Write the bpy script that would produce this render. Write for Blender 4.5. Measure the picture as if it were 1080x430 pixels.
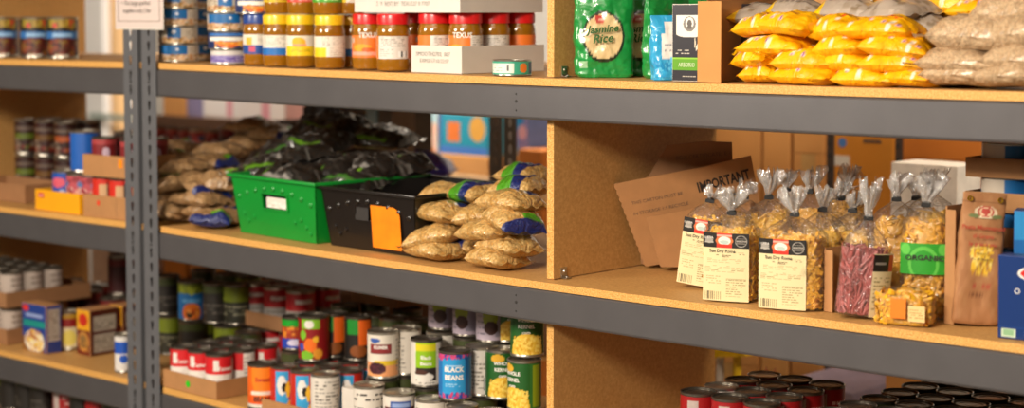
import bpy, bmesh, math, random
import numpy as np
from mathutils import Vector, Matrix, noise, Euler
PI = math.pi; R = math.radians
for o in list(bpy.data.objects): bpy.data.objects.remove(o)
sc = bpy.context.scene
COL = sc.collection
# ---------------------------------------------------------------- camera
FPX, YAW, PITCH, CYP = 1878.5, R(42.784), R(3.702), 132.55
CAM = Vector((3.7588, -2.7276, 1.52))
cd = bpy.data.cameras.new('camera'); cam = bpy.data.objects.new('camera', cd); COL.objects.link(cam)
cam.location = CAM; cam.rotation_euler = (PI/2-PITCH, 0, YAW)
cd.sensor_width = 36; cd.lens = FPX*36/1080; cd.shift_y = (CYP-215)/1080
cd.clip_start = .05; cd.clip_end = 60
cd.dof.use_dof = True; cd.dof.focus_distance = 3.55; cd.dof.aperture_fstop = 2.3
sc.camera = cam
FW = Vector((-math.sin(YAW)*math.cos(PITCH), math.cos(YAW)*math.cos(PITCH), -math.sin(PITCH)))
RT = Vector((math.cos(YAW), math.sin(YAW), 0)); UP = RT.cross(FW)
# ---------------------------------------------------------------- light
def lin(c):
    if isinstance(c, str):
        c = c.lstrip('#'); c = [int(c[i:i+2], 16)/255 for i in (0, 2, 4)]
    return tuple(x/12.92 if x <= .04045 else ((x+.055)/1.055)**2.4 for x in c[:3])
w = bpy.data.worlds.new('room_air'); sc.world = w; w.use_nodes = True
w.node_tree.nodes['Background'].inputs[0].default_value = (1.0, .80, .62, 1)
w.node_tree.nodes['Background'].inputs[1].default_value = .16
def area(name, loc, tgt, sx, sy, power, col):
    l = bpy.data.lights.new(name, 'AREA'); l.shape = 'RECTANGLE'; l.size = sx; l.size_y = sy; l.energy = power; l.color = col
    o = bpy.data.objects.new(name, l); COL.objects.link(o); o.location = loc
    o.rotation_euler = (Vector(tgt)-Vector(loc)).to_track_quat('-Z', 'Y').to_euler()
    return o
WARM = (1, .89, .75)
area('ceiling_light_aisle', (2.2, -3.2, 2.5), (1.6, 0, .9), .9, .5, 160, WARM)
area('ceiling_light_entry', (2.3, -1.5, 2.6), (1.6, .1, 1.0), 1.3, .4, 8, WARM)
area('ceiling_light_left_aisle', (-.7, -3.3, 2.3), (1.4, 0, 1.2), 1.0, .6, 95, WARM)
area('ceiling_light_back_right', (2.6, .75, 2.75), (1.2, 1.9, .8), 1.4, .4, 60, (1, .82, .62))
area('added_light_back_left', (-1.2, 1.9, 2.75), (-2.4, 3.6, 1.1), 1.4, .6, 300, (1, .93, .85))  # unseen fill lamp, added to brighten the far left wall and packs
sc.view_settings.view_transform = 'Standard'; sc.view_settings.look = 'None'
sc.view_settings.gamma = 1; sc.view_settings.exposure = -.22; sc.view_settings.use_curve_mapping = False
# ---------------------------------------------------------------- shelf geometry constants
LV = [1.3698, .9499, .532, .11, 1.80]; SG = [.0054, .0076, .007, .004, .004]  # last level is an unseen upper shelf, added to shade the top goods
def sag(i, X):
    t = X/2.44 if X >= 0 else (X+2.52)/2.44
    return SG[i]*4*max(0, t*(1-t))
def ZT(i, X): return LV[i]+.0176-sag(i, X)             # top of the board
def slope(X, z):
    k = [i for i in range(4) if z >= LV[i]]
    if not k: return 0
    i = k[0]; t = X/2.44 if X >= 0 else (X+2.52)/2.44
    return 4*SG[i]*(1-2*t)/2.44 if 0 < t < 1 else 0
def ray(px, py): return FW+RT*((px-540)/FPX)-UP*((py-CYP)/FPX)
def proj(P):
    d = Vector(P)-CAM; w_ = d.dot(FW); return 540+FPX*d.dot(RT)/w_, CYP-FPX*d.dot(UP)/w_, w_
def XA(px, Y, z=1.0):                                   # X of the point at depth Y in the column px
    a, b = -6.0, 6.0
    for _ in range(50):
        m = (a+b)/2
        if proj((m, Y, z))[0] < px: a = m
        else: b = m
    return (a+b)/2
def ZA(px, py, Y):
    d = ray(px, py); return CAM.z+d.z*(Y-CAM.y)/d.y
# ---------------------------------------------------------------- helpers: objects
def prop(o, label=None, cat=None, group=None, kind=None):
    if label: o['label'] = label
    if cat: o['category'] = cat
    if group: o['group'] = group
    if kind: o['kind'] = kind
    return o
def link(name, me, mat=None, parent=None, loc=None, rot=None):
    o = bpy.data.objects.new(name, me); COL.objects.link(o)
    if mat is not None and not me.materials: me.materials.append(mat)
    if parent: o.parent = parent
    if loc: o.location = loc
    if rot: o.rotation_euler = rot
    return o
def thing(name, label, cat, loc=(0, 0, 0), rz=0, group=None):
    o = bpy.data.objects.new(name, None); COL.objects.link(o); o.empty_display_size = .02
    o.location = loc; o.rotation_euler = (0, 0, rz)
    return prop(o, label, cat, group)
def dup(root, loc, rot, label, cat, group):
    r = root.copy(); COL.objects.link(r); r.location = loc; r.rotation_euler = rot
    prop(r, label, cat, group)
    for ch in list(root.children):
        c = ch.copy(); COL.objects.link(c); c.parent = r
        for g in list(ch.children):
            d = g.copy(); COL.objects.link(d); d.parent = c
    return r
def mesh(vs, fs, smooth=False, sharp=None, cols=None, alphas=None, name='m'):
    me = bpy.data.meshes.new(name); me.from_pydata([tuple(v) for v in vs], [], fs); me.update()
    if smooth:
        me.polygons.foreach_set('use_smooth', [True]*len(me.polygons))
        if sharp: me.set_sharp_from_angle(angle=R(sharp))
    if cols is not None:
        a = me.color_attributes.new('Col', 'FLOAT_COLOR', 'POINT')
        n = len(vs); arr = np.ones((n, 4), dtype=np.float32); arr[:, :3] = np.array(cols, dtype=np.float32).reshape(n, 3)
        if alphas is not None: arr[:, 3] = np.array(alphas, dtype=np.float32).reshape(n)
        a.data.foreach_set('color', arr.ravel())
    return me
class MB:
    def __init__(s): s.v = []; s.f = []
    def add(s, vs, fs, M=None):
        n = len(s.v)
        s.v += [tuple(M @ Vector(v)) if M else tuple(v) for v in vs]; s.f += [[i+n for i in f] for f in fs]; return s
    def box(s, x0, x1, y0, y1, z0, z1, M=None):
        vs = [(x, y, z) for x in (x0, x1) for y in (y0, y1) for z in (z0, z1)]
        return s.add(vs, [(0, 1, 3, 2), (4, 6, 7, 5), (0, 4, 5, 1), (2, 3, 7, 6), (0, 2, 6, 4), (1, 5, 7, 3)], M)
    def bbox(s, x0, x1, y0, y1, z0, z1, b=.002, M=None):   # bevelled box
        bm = bmesh.new(); bmesh.ops.create_cube(bm, size=1)
        for v in bm.verts: v.co = Vector(((x0+x1)/2+v.co.x*(x1-x0), (y0+y1)/2+v.co.y*(y1-y0), (z0+z1)/2+v.co.z*(z1-z0)))
        bmesh.ops.bevel(bm, geom=bm.edges[:], offset=b, segments=2, affect='EDGES', profile=.5)
        bm.verts.ensure_lookup_table(); bm.verts.index_update()
        s.add([v.co[:] for v in bm.verts], [[v.index for v in f.verts] for f in bm.faces], M); bm.free(); return s
    def lathe(s, prof, n=32, M=None):
        vs = []; fs = []
        for r, z in prof:
            for k in range(n):
                a = 2*PI*k/n; vs.append((r*math.sin(a), -r*math.cos(a), z))
        for i in range(len(prof)-1):
            for k in range(n):
                k2 = (k+1) % n; fs.append((i*n+k, i*n+k2, (i+1)*n+k2, (i+1)*n+k))
        return s.add(vs, fs, M)
    def tube(s, pts, r, n=8, M=None):
        pts = [Vector(p) for p in pts]; vs = []; fs = []
        for i, p in enumerate(pts):
            t = (pts[min(i+1, len(pts)-1)]-pts[max(i-1, 0)]).normalized()
            u = t.cross(Vector((0, 0, 1)) if abs(t.z) < .9 else Vector((1, 0, 0))).normalized(); q = t.cross(u)
            rr = r[i] if isinstance(r, (list, tuple)) else r
            for k in range(n):
                a = 2*PI*k/n; vs.append(p+u*rr*math.cos(a)+q*rr*math.sin(a))
        for i in range(len(pts)-1):
            for k in range(n):
                k2 = (k+1) % n; fs.append((i*n+k, i*n+k2, (i+1)*n+k2, (i+1)*n+k))
        fs += [list(range(n))[::-1], [(len(pts)-1)*n+k for k in range(n)]]
        return s.add(vs, fs, M)
    def poly(s, pts, t, M=None):                            # outline in xz, thickness t along y
        n = len(pts)
        vs = [(x, 0, z) for x, z in pts]+[(x, t, z) for x, z in pts]
        fs = [list(range(n)), [n+i for i in range(n)][::-1]]+[(i, (i+1) % n+0, (i+1) % n+n, i+n)[::-1] for i in range(n)]
        return s.add(vs, fs, M)
    def build(s, name, mat, parent=None, smooth=False, sharp=35, loc=None, rot=None):
        me = mesh(s.v, s.f, smooth, sharp, name=name)
        bm = bmesh.new(); bm.from_mesh(me); bmesh.ops.recalc_face_normals(bm, faces=bm.faces); bm.to_mesh(me); bm.free()
        if smooth: me.set_sharp_from_angle(angle=R(sharp))
        return link(name, me, mat, parent, loc, rot)
# ---------------------------------------------------------------- helpers: materials
MATS = {}
def nodes(name):
    m = bpy.data.materials.new(name); m.use_nodes = True
    nt = m.node_tree; return m, nt, nt.nodes['Principled BSDF'], nt.links.new
def mat(name, col, rough=.5, metal=0, var=.12, scale=25, bump=0, coat=0, bscale=None):
    if name in MATS: return MATS[name]
    m, nt, b, L = nodes(name); c = lin(col)
    n = nt.nodes.new('ShaderNodeTexNoise'); n.inputs['Scale'].default_value = scale; n.inputs['Detail'].default_value = 4
    tc = nt.nodes.new('ShaderNodeTexCoord'); L(tc.outputs['Object'], n.inputs['Vector'])
    r = nt.nodes.new('ShaderNodeValToRGB'); L(n.outputs['Fac'], r.inputs[0])
    r.color_ramp.elements[0].position = .3; r.color_ramp.elements[1].position = .7
    r.color_ramp.elements[0].color = (*[x*(1-var) for x in c], 1); r.color_ramp.elements[1].color = (*[min(1, x*(1+var)) for x in c], 1)
    L(r.outputs[0], b.inputs['Base Color'])
    b.inputs['Roughness'].default_value = rough; b.inputs['Metallic'].default_value = metal; b.inputs['Coat Weight'].default_value = coat
    if bump:
        n2 = nt.nodes.new('ShaderNodeTexNoise'); n2.inputs['Scale'].default_value = bscale or scale; n2.inputs['Detail'].default_value = 3; L(tc.outputs['Object'], n2.inputs['Vector'])
        bp = nt.nodes.new('ShaderNodeBump'); bp.inputs['Strength'].default_value = bump; bp.inputs['Distance'].default_value = .004
        L(n2.outputs['Fac'], bp.inputs['Height']); L(bp.outputs[0], b.inputs['Normal'])
    MATS[name] = m; return m
def printed(name, rough=.45, metal=0, coat=0, crinkle=0, cscale=18):
    if name in MATS: return MATS[name]
    m, nt, b, L = nodes(name)
    a = nt.nodes.new('ShaderNodeAttribute'); a.attribute_name = 'Col'; L(a.outputs['Color'], b.inputs['Base Color'])
    b.inputs['Roughness'].default_value = rough; b.inputs['Metallic'].default_value = metal; b.inputs['Coat Weight'].default_value = coat; b.inputs['Coat Roughness'].default_value = .12
    if crinkle:
        tc = nt.nodes.new('ShaderNodeTexCoord'); n = nt.nodes.new('ShaderNodeTexNoise'); n.inputs['Scale'].default_value = cscale; n.inputs['Detail'].default_value = 2.5; n.inputs['Distortion'].default_value = 1.2
        L(tc.outputs['Object'], n.inputs['Vector']); bp = nt.nodes.new('ShaderNodeBump'); bp.inputs['Strength'].default_value = crinkle; bp.inputs['Distance'].default_value = .01
        L(n.outputs['Fac'], bp.inputs['Height']); L(bp.outputs[0], b.inputs['Normal'])
    MATS[name] = m; return m
def grainmat(name, cols, vscale=110, film=.5, rough=.32, bump=.6):
    # dry goods seen through a clear bag: colour attribute alpha 1 = printed film, 0 = the goods
    if name in MATS: return MATS[name]
    m, nt, b, L = nodes(name)
    a = nt.nodes.new('ShaderNodeAttribute'); a.attribute_name = 'Col'
    tc = nt.nodes.new('ShaderNodeTexCoord'); v = nt.nodes.new('ShaderNodeTexVoronoi'); v.inputs['Scale'].default_value = vscale; L(tc.outputs['Object'], v.inputs['Vector'])
    r = nt.nodes.new('ShaderNodeValToRGB'); sp = nt.nodes.new('ShaderNodeSeparateColor'); L(v.outputs['Color'], sp.inputs[0]); L(sp.outputs[0], r.inputs[0])
    el = r.color_ramp.elements
    for i, c in enumerate(cols):
        e = el[i] if i < 2 else el.new(.5)
        e.position = i/(len(cols)-1); e.color = (*lin(c), 1)
    rd = nt.nodes.new('ShaderNodeMapRange'); L(v.outputs['Distance'], rd.inputs[0]); rd.inputs[1].default_value = 0; rd.inputs[2].default_value = .75; rd.inputs[3].default_value = 1.0; rd.inputs[4].default_value = .55
    mu = nt.nodes.new('ShaderNodeMix'); mu.data_type = 'RGBA'; mu.blend_type = 'MULTIPLY'; mu.inputs[0].default_value = 1
    L(r.outputs[0], mu.inputs[6]); cb = nt.nodes.new('ShaderNodeCombineColor')
    for k in range(3): L(rd.outputs[0], cb.inputs[k])
    L(cb.outputs[0], mu.inputs[7])
    mx = nt.nodes.new('ShaderNodeMix'); mx.data_type = 'RGBA'; L(a.outputs['Alpha'], mx.inputs[0]); L(mu.outputs[2], mx.inputs[6]); L(a.outputs['Color'], mx.inputs[7])
    L(mx.outputs[2], b.inputs['Base Color']); b.inputs['Roughness'].default_value = rough
    b.inputs['Coat Weight'].default_value = film; b.inputs['Coat Roughness'].default_value = .13
    bp = nt.nodes.new('ShaderNodeBump'); bp.invert = True; bp.inputs['Strength'].default_value = bump; bp.inputs['Distance'].default_value = .003; L(v.outputs['Distance'], bp.inputs['Height'])
    n = nt.nodes.new('ShaderNodeTexNoise'); n.inputs['Scale'].default_value = 26; n.inputs['Distortion'].default_value = 1.5; n.inputs['Detail'].default_value = 2; L(tc.outputs['Object'], n.inputs['Vector'])
    b2 = nt.nodes.new('ShaderNodeBump'); b2.inputs['Strength'].default_value = .8; b2.inputs['Distance'].default_value = .012; L(n.outputs['Fac'], b2.inputs['Height'])
    L(b2.outputs[0], bp.inputs['Normal']); L(bp.outputs[0], b.inputs['Normal']); L(b2.outputs[0], b.inputs['Coat Normal'])
    MATS[name] = m; return m
def filmmat(name='clear_film', tint=(1, 1, 1), haze=.10, gl=.22):
    if name in MATS: return MATS[name]
    m = bpy.data.materials.new(name); m.use_nodes = True; nt = m.node_tree; nt.nodes.clear(); L = nt.links.new
    o = nt.nodes.new('ShaderNodeOutputMaterial'); t = nt.nodes.new('ShaderNodeBsdfTransparent'); t.inputs[0].default_value = (*tint, 1)
    g = nt.nodes.new('ShaderNodeBsdfGlossy'); g.inputs['Roughness'].default_value = .12; d = nt.nodes.new('ShaderNodeBsdfDiffuse'); d.inputs[0].default_value = (.95, .92, .88, 1)
    tc = nt.nodes.new('ShaderNodeTexCoord'); n = nt.nodes.new('ShaderNodeTexNoise'); n.inputs['Scale'].default_value = 40; n.inputs['Distortion'].default_value = 2; n.inputs['Detail'].default_value = 3
    L(tc.outputs['Object'], n.inputs['Vector']); bp = nt.nodes.new('ShaderNodeBump'); bp.inputs['Strength'].default_value = .9; bp.inputs['Distance'].default_value = .01; L(n.outputs['Fac'], bp.inputs['Height'])
    L(bp.outputs[0], g.inputs['Normal']); f = nt.nodes.new('ShaderNodeLayerWeight'); f.inputs[0].default_value = .35; L(bp.outputs[0], f.inputs['Normal'])
    ma = nt.nodes.new('ShaderNodeMath'); ma.operation = 'MULTIPLY_ADD'; L(f.outputs['Fresnel'], ma.inputs[0]); ma.inputs[1].default_value = .45; ma.inputs[2].default_value = gl; ma.use_clamp = True
    m1 = nt.nodes.new('ShaderNodeMixShader'); m1.inputs[0].default_value = haze; L(t.outputs[0], m1.inputs[1]); L(d.outputs[0], m1.inputs[2])
    m2 = nt.nodes.new('ShaderNodeMixShader'); L(ma.outputs[0], m2.inputs[0]); L(m1.outputs[0], m2.inputs[1]); L(g.outputs[0], m2.inputs[2]); L(m2.outputs[0], o.inputs[0])
    MATS[name] = m; return m
def boardmat(name, c1, c2, c3, sc_=(60, 60, 60), rough=.55):
    if name in MATS: return MATS[name]
    m, nt, b, L = nodes(name); tc = nt.nodes.new('ShaderNodeTexCoord'); mp = nt.nodes.new('ShaderNodeMapping'); mp.inputs['Scale'].default_value = sc_; L(tc.outputs['Object'], mp.inputs[0])
    n = nt.nodes.new('ShaderNodeTexNoise'); n.inputs['Scale'].default_value = 2.5; n.inputs['Detail'].default_value = 6; n.inputs['Roughness'].default_value = .65; L(mp.outputs[0], n.inputs['Vector'])
    r = nt.nodes.new('ShaderNodeValToRGB'); L(n.outputs['Fac'], r.inputs[0]); e = r.color_ramp.elements
    e[0].position = .34; e[0].color = (*lin(c1), 1); e[1].position = .66; e[1].color = (*lin(c3), 1); k = e.new(.5); k.color = (*lin(c2), 1)
    L(r.outputs[0], b.inputs['Base Color']); b.inputs['Roughness'].default_value = rough
    MATS[name] = m; return m
STEEL = mat('grey_painted_steel', '#656365', .36, .5, .05, 12, .05, bscale=300)
POSTM = mat('grey_post_steel', '#65666a', .45, .2, .05, 12)
DARKSTEEL = mat('dark_post_steel', '#3a3736', .5, .2, .05, 12)
BOARD = boardmat('particle_board_surface', '#b8874a', '#c39354', '#cf9f60')
EDGE = boardmat('particle_board_edge', '#a8702f', '#d8a050', '#edc07a', (140, 140, 140))
CARD = mat('brown_cardboard', '#b07e4e', .75, 0, .06, 30, .1, bscale=200)
CARDD = mat('brown_cardboard_dark', '#9a6e48', .78, 0, .06, 30)
CARDT = mat('tan_cardboard', '#c08a4c', .75, 0, .05, 12)
TIN = mat('tin_metal', '#b9b4a8', .28, .9, .06, 40)
TIND = mat('dark_lacquered_tin', '#7a746a', .3, .85, .08, 40)
WHITE = mat('white_card', '#d9d2c8', .6, 0, .03, 20)
INK = mat('black_ink', '#2a2522', .6, 0, .02)
GREYINK = mat('faded_ink', '#6b5340', .7, 0, .05)
WINK = mat('white_ink', '#eeeae2', .5, 0, .02)
TIE = mat('black_twist_tie', '#15120f', .6, 0, .1)
PRINT = printed('printed_label', .42, 0, .15)
GLOSSP = printed('printed_glossy_carton', .3, 0, .4)
FOILP = printed('printed_plastic_bag', .28, 0, .6, .7, 14)
MATP = printed('printed_matte_paper', .7, 0, 0, .25, 12)
# ---------------------------------------------------------------- canvas of printed colours
class Cv:
    def __init__(s, w, h, base): s.w, s.h = w, h; s.a = np.ones((h, w, 3))*np.array(lin(base)); s.al = np.ones((h, w)); s.U, s.V = np.meshgrid((np.arange(w)+.5)/w, (np.arange(h)+.5)/h); s.rng = np.random.RandomState(7)
    def _p(s, m, c): s.a[m] = np.array(lin(c)); s.al[m] = 1; return s
    def rect(s, u0, v0, u1, v1, c): return s._p((s.U >= u0) & (s.U <= u1) & (s.V >= v0) & (s.V <= v1), c)
    def ell(s, cu, cv, ru, rv, c): return s._p(((s.U-cu)/ru)**2+((s.V-cv)/rv)**2 <= 1, c)
    def clear(s, u0, v0, u1, v1): s.al[(s.U >= u0) & (s.U <= u1) & (s.V >= v0) & (s.V <= v1)] = 0; return s
    def spots(s, u0, v0, u1, v1, cols, n=60, ru=.02, rv=.04, ell=False):
        for _ in range(n):
            cu = s.rng.uniform(u0, u1); cv = s.rng.uniform(v0, v1)
            if ell and ((cu-(u0+u1)/2)/((u1-u0)/2))**2+((cv-(v0+v1)/2)/((v1-v0)/2))**2 > 1: continue
            k = s.rng.uniform(.6, 1.3); s.ell(cu, cv, ru*k, rv*k, cols[s.rng.randint(len(cols))])
        return s
    def lines(s, u0, v0, u1, v1, n, c, fill=.8):            # rows of small print
        dv = (v1-v0)/n
        for i in range(n):
            v = v0+dv*(i+.3); u = u0; end = u1-(u1-u0)*s.rng.uniform(0, .35)
            while u < end:
                l = (u1-u0)*s.rng.uniform(.05, .2)
                if s.rng.rand() < fill: s.rect(u, v, min(u+l, u1), v+dv*.38, c)
                u += l+(u1-u0)*.035
        return s
    def bars(s, u0, v0, u1, v1, c='#222222', bg='#eeeeea'):
        s.rect(u0, v0, u1, v1, bg); n = 9
        for i in range(n):
            a = u0+(u1-u0)*(i+.2)/n; s.rect(a, v0, a+(u1-u0)*s.rng.uniform(.2, .6)/n, v1, c)
        return s
    def at(s, u, v): return s.a[min(s.h-1, max(0, int(v*s.h))), min(s.w-1, max(0, int(u*s.w)))]
    def al_at(s, u, v): return s.al[min(s.h-1, max(0, int(v*s.h))), min(s.w-1, max(0, int(u*s.w)))]
def cyl_label(cv, r, z0, z1):
    w, h = cv.w, cv.h; vs = []; cs = []; fs = []
    for j in range(h):
        for i in range(w):
            a = 2*PI*(i/(w-1)-.5); vs.append((r*math.sin(a), -r*math.cos(a), z0+(z1-z0)*j/(h-1))); cs.append(cv.a[j, i])
    for j in range(h-1):
        for i in range(w-1): fs.append((j*w+i, j*w+i+1, (j+1)*w+i+1, (j+1)*w+i))
    return mesh(vs, fs, True, cols=cs, name='label')
def panel(cv, w, h, bend=0):                                # xz plane facing -y, origin bottom middle
    n, m = cv.w, cv.h; vs = []; cs = []; fs = []
    for j in range(m):
        for i in range(n):
            x = (i/(n-1)-.5)*w; vs.append((x, bend*(x/(w/2))**2, h*j/(m-1))); cs.append(cv.a[j, i])
    for j in range(m-1):
        for i in range(n-1): fs.append((j*n+i, j*n+i+1, (j+1)*n+i+1, (j+1)*n+i))
    return mesh(vs, fs, True, cols=cs, name='panel')
def text_me(s, size, wide=1, bold=0, fit=None):             # centred text lying in xz, facing -y
    cu = bpy.data.curves.new('t', 'FONT'); cu.body = s; cu.size = size; cu.align_x = 'CENTER'; cu.align_y = 'CENTER'; cu.resolution_u = 2; cu.offset = bold
    o = bpy.data.objects.new('t', cu); COL.objects.link(o); dg = bpy.context.evaluated_depsgraph_get(); dg.update()
    me = bpy.data.meshes.new_from_object(o.evaluated_get(dg)); COL.objects.unlink(o); bpy.data.objects.remove(o)
    for v in me.vertices: v.co = Vector((v.co.x*wide, 0, v.co.y))
    if fit:
        xs = [v.co.x for v in me.vertices]; k = fit/(max(xs)-min(xs))
        for v in me.vertices: v.co.x *= k
    return me
def text(s, size, m, parent, loc, rot=(0, 0, 0), wide=1, bold=0, fit=None, name='lettering'):
    me = text_me(s, size, wide, bold, fit); return link(name, me, m, parent, loc, rot)
def ctext(s, size, m, parent, r, z, ang=0, wide=1, bold=0, name='lettering'):   # text wrapped on a cylinder
    me = text_me(s, size, wide, bold)
    bm = bmesh.new(); bm.from_mesh(me); bmesh.ops.triangulate(bm, faces=bm.faces); bmesh.ops.subdivide_edges(bm, edges=[e for e in bm.edges if e.calc_length() > .008], cuts=2); bm.to_mesh(me); bm.free()
    for v in me.vertices:
        a = v.co.x/r+ang; v.co = Vector((r*math.sin(a), -r*math.cos(a), v.co.z+z))
    return link(name, me, m, parent)
def facecam(X, Y, turn=0): return math.atan2(CAM.x-X, -(CAM.y-Y))+turn*2*PI
# ---------------------------------------------------------------- the room
def struct(name, mb, m, **k): return prop(mb.build(name, m, **k), kind='structure')
FLOOR = boardmat('concrete_floor', '#6f665c', '#7a7066', '#857b70', (2, 2, 2), .5)
WALLM = mat('painted_wall', '#cfc9bf', .8, 0, .03, 3)
struct('floor', MB().box(-7, 6, -5, 7, -.1, 0), FLOOR)
struct('wall_back', MB().box(-7, 6, 6.0, 6.1, 0, 3), WALLM)
struct('wall_left', MB().box(-7.1, -7, -5, 6.1, 0, 3), WALLM)
struct('ceiling', MB().box(-7.1, 6, -5, 6.1, 3.0, 3.1), WALLM)
# ---------------------------------------------------------------- shelving units
def profile_beam(i, xa, xb):
    prof = [(.032, -.0005), (.008, 0), (.0035, -.001), (0, -.0042), (0, -.064), (.002, -.068), (.006, -.07), (.032, -.07), (.032, -.067), (.0035, -.067), (.0035, -.003), (.032, -.005)]
    n = 30; vs = []; fs = []; k = len(prof)
    for a in range(n+1):
        X = xa+(xb-xa)*a/n
        for y, z in prof: vs.append((X, y, LV[i]-sag(i, X)+z))
    for a in range(n):
        for q in range(k): q2 = (q+1) % k; fs.append((a*k+q, a*k+q2, (a+1)*k+q2, (a+1)*k+q))
    fs += [list(range(k)), [n*k+q for q in range(k)][::-1]]
    return vs, fs
def board(i, xa, xb, ya, yb, name, parent):
    n = 30; t = .0155; vs = []; fs = []; fe = []
    for a in range(n+1):
        X = xa+(xb-xa)*a/n; z = LV[i]-sag(i, X)+.0008
        vs += [(X, ya, z), (X, yb, z), (X, yb, z+t), (X, ya, z+t)]
    for a in range(n):
        b = a*4; c = b+4
        fs += [(b+2, b+3, c+3, c+2), (b, b+1, c+1, c)]; fe += [(b+3, b, c, c+3), (b+1, b+2, c+2, c+1)]
    fe += [(0, 3, 2, 1), (n*4, n*4+1, n*4+2, n*4+3)]
    me = mesh(vs, fs+fe, name=name); me.materials.append(BOARD); me.materials.append(EDGE)
    for k, p in enumerate(me.polygons): p.material_index = 0 if k < len(fs) else 1
    bm = bmesh.new(); bm.from_mesh(me); bmesh.ops.recalc_face_normals(bm, faces=bm.faces); bm.to_mesh(me); bm.free()
    return link(name, me, None, parent)
def post(x0, x1, y0, zb, zt, m, parent, ydir=1, name='post', side=-1):
    pitch = .0381; cxx = (x0+x1)/2; mb = MB(); n = int((zt-zb)/pitch); t = .002
    for k in range(n):
        z0 = zb+k*pitch; z1 = z0+pitch; zc = (z0+z1)/2
        outer = [(x0, z0), (cxx, z0), (x1, z0), (x1, zc), (x1, z1), (cxx, z1), (x0, z1), (x0, zc)]
        inner = [(cxx-.003, zc-.0115), (cxx, zc-.0125), (cxx+.003, zc-.0115), (cxx+.0055, zc+.003), (cxx+.005, zc+.011), (cxx, zc+.013), (cxx-.005, zc+.011), (cxx-.0055, zc+.003)]
        vs = [(a, y0, b) for a, b in outer]+[(a, y0, b) for a, b in inner]+[(a, y0+t*ydir, b) for a, b in inner]
        fs = [(q, (q+1) % 8, 8+(q+1) % 8, 8+q) for q in range(8)]+[(8+q, 8+(q+1) % 8, 16+(q+1) % 8, 16+q) for q in range(8)]
        mb.add(vs, fs)
    xs = x0 if side < 0 else x1
    mb.box(min(xs, xs+.0022*-side), max(xs, xs+.0022*-side), min(y0+.0002*ydir, y0+.038*ydir), max(y0+.0002*ydir, y0+.038*ydir), zb, zb+n*pitch)
    bm_o = mb.build(name, m, parent)
    return bm_o
def unit(x0, x1, label, xd, yb=.61, y0=0, levels=(0, 1, 2, 3, 4), div=(0, 1, 2)):
    u = thing('shelving_unit', label, 'shelving unit', (0, 0, 0), 0, 'boltless steel and particle board shelving units')
    pw = .066
    for i in levels:
        v, f = profile_beam(i, x0+pw*.5, x1-pw*.5); v = [(a, b+.0, c) for a, b, c in v]
        MB().add(v, f).build('beam', STEEL, u)
        v2 = [(a, yb-b+.008, c) for a, b, c in v]; MB().add(v2, f).build('beam', STEEL, u)
        board(i, x0+pw+.003, x1-.003-pw*.0, .003, yb+.004, 'shelf_board', u)
        for xe in (x0+pw+.0, x1-.0):
            MB().box(xe-.018, xe-.015, .033, yb-.033, LV[i]-.05, LV[i]-.006).build('side_rail', STEEL, u)
        xm = (x0+x1)/2+.03; zm = LV[i]-sag(i, max(0, xm) if x0 > -.5 else xm)
        for dz in (-.018, -.033, -.052):
            MB().lathe([(.0035 if dz == -.033 else .002, 0), (.0028 if dz == -.033 else .0015, .0012), (0, .0014)], 12, Matrix.Translation((xm, -.0003, zm+dz)) @ Matrix.Rotation(PI/2, 4, 'X')).build('rivet', DARKSTEEL, u)
    post(x0+.004, x0+pw, -.004, 0, 1.95, POSTM, u)
    post(x1-pw, x1-.004, -.004, 0, 1.95, POSTM, u, side=1)
    post(x0+.004, x0+pw, yb+.012, 0, 1.95, POSTM, u, -1)
    post(x1-pw, x1-.004, yb+.012, 0, 1.95, POSTM, u, -1, side=1)
    for i in levels:
        for xp in (x0+pw*.53, x1-pw*.53):
            for dz in (-.012, -.034, -.056):
                MB().lathe([(.0042, 0), (.0035, .0016), (0, .002)], 12, Matrix.Translation((xp, -.0042, LV[i]+dz)) @ Matrix.Rotation(PI/2, 4, 'X')).build('rivet', DARKSTEEL, u, True)
    for i in div:
        zb = ZT(i, xd)+.0006; zt_ = (LV[i-1]-sag(i-1, xd)-.0005) if i else 1.724
        d = MB().box(xd, xd+.0185, .038, yb-.005, zb, zt_)
        me = mesh(d.v, d.f, name='divider_panel'); me.materials.append(BOARD); me.materials.append(EDGE)
        for p in me.polygons: p.material_index = 0 if abs(p.normal.x) > .5 else 1
        link('divider_panel', me, None, u)
        MB().box(xd+.019, xd+.021, .06, .078, zb, zb+.022).box(xd+.019, xd+.034, .06, .078, zb, zb+.002).build('bracket', TIN, u)
        for q in (0, 1): MB().lathe([(.0038, 0), (.003, .002), (0, .0026)], 10, Matrix.Translation((xd+.021, .069, zb+.014)) @ Matrix.Rotation(PI/2, 4, 'Y') if q == 0 else Matrix.Translation((xd+.029, .069, zb+.002))).build('screw', TIN, u)
    return u
unit(-.068, 2.50, 'grey steel shelving unit right of the double post, holding pasta bags and green crate', 1.299)
unit(-2.65, -.078, 'grey steel shelving unit left of the double post, with the yellow display tray', -1.245)
# paper notice taped to the posts
s = thing('paper_notice', 'white paper notice with two lines of print taped over the double post', 'sign', (-.068, -.0075, 1.475), 0)
pcv = Cv(60, 70, '#d6c6bf')
link('sheet', panel(pcv, .205, .27), printed('notice_paper', .6), s)
MB().box(-.1045, .1045, .0006, .0014, -.004, .274).build('backing', WHITE, s)
text('• The large perfect', .0165, INK, s, (-.012, -.0007, .064)); text('supplies only 2 for', .0165, INK, s, (-.008, -.0007, .044)); text('items from here', .0165, INK, s, (-.012, -.0007, .084))
MB().box(-.09, .09, -.0011, -.0004, .0170, .0182).box(-.09, -.0888, -.0011, -.0004, .0182, .25).box(.0888, .09, -.0011, -.0004, .0182, .25).build('border_line', GREYINK, s)
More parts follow.
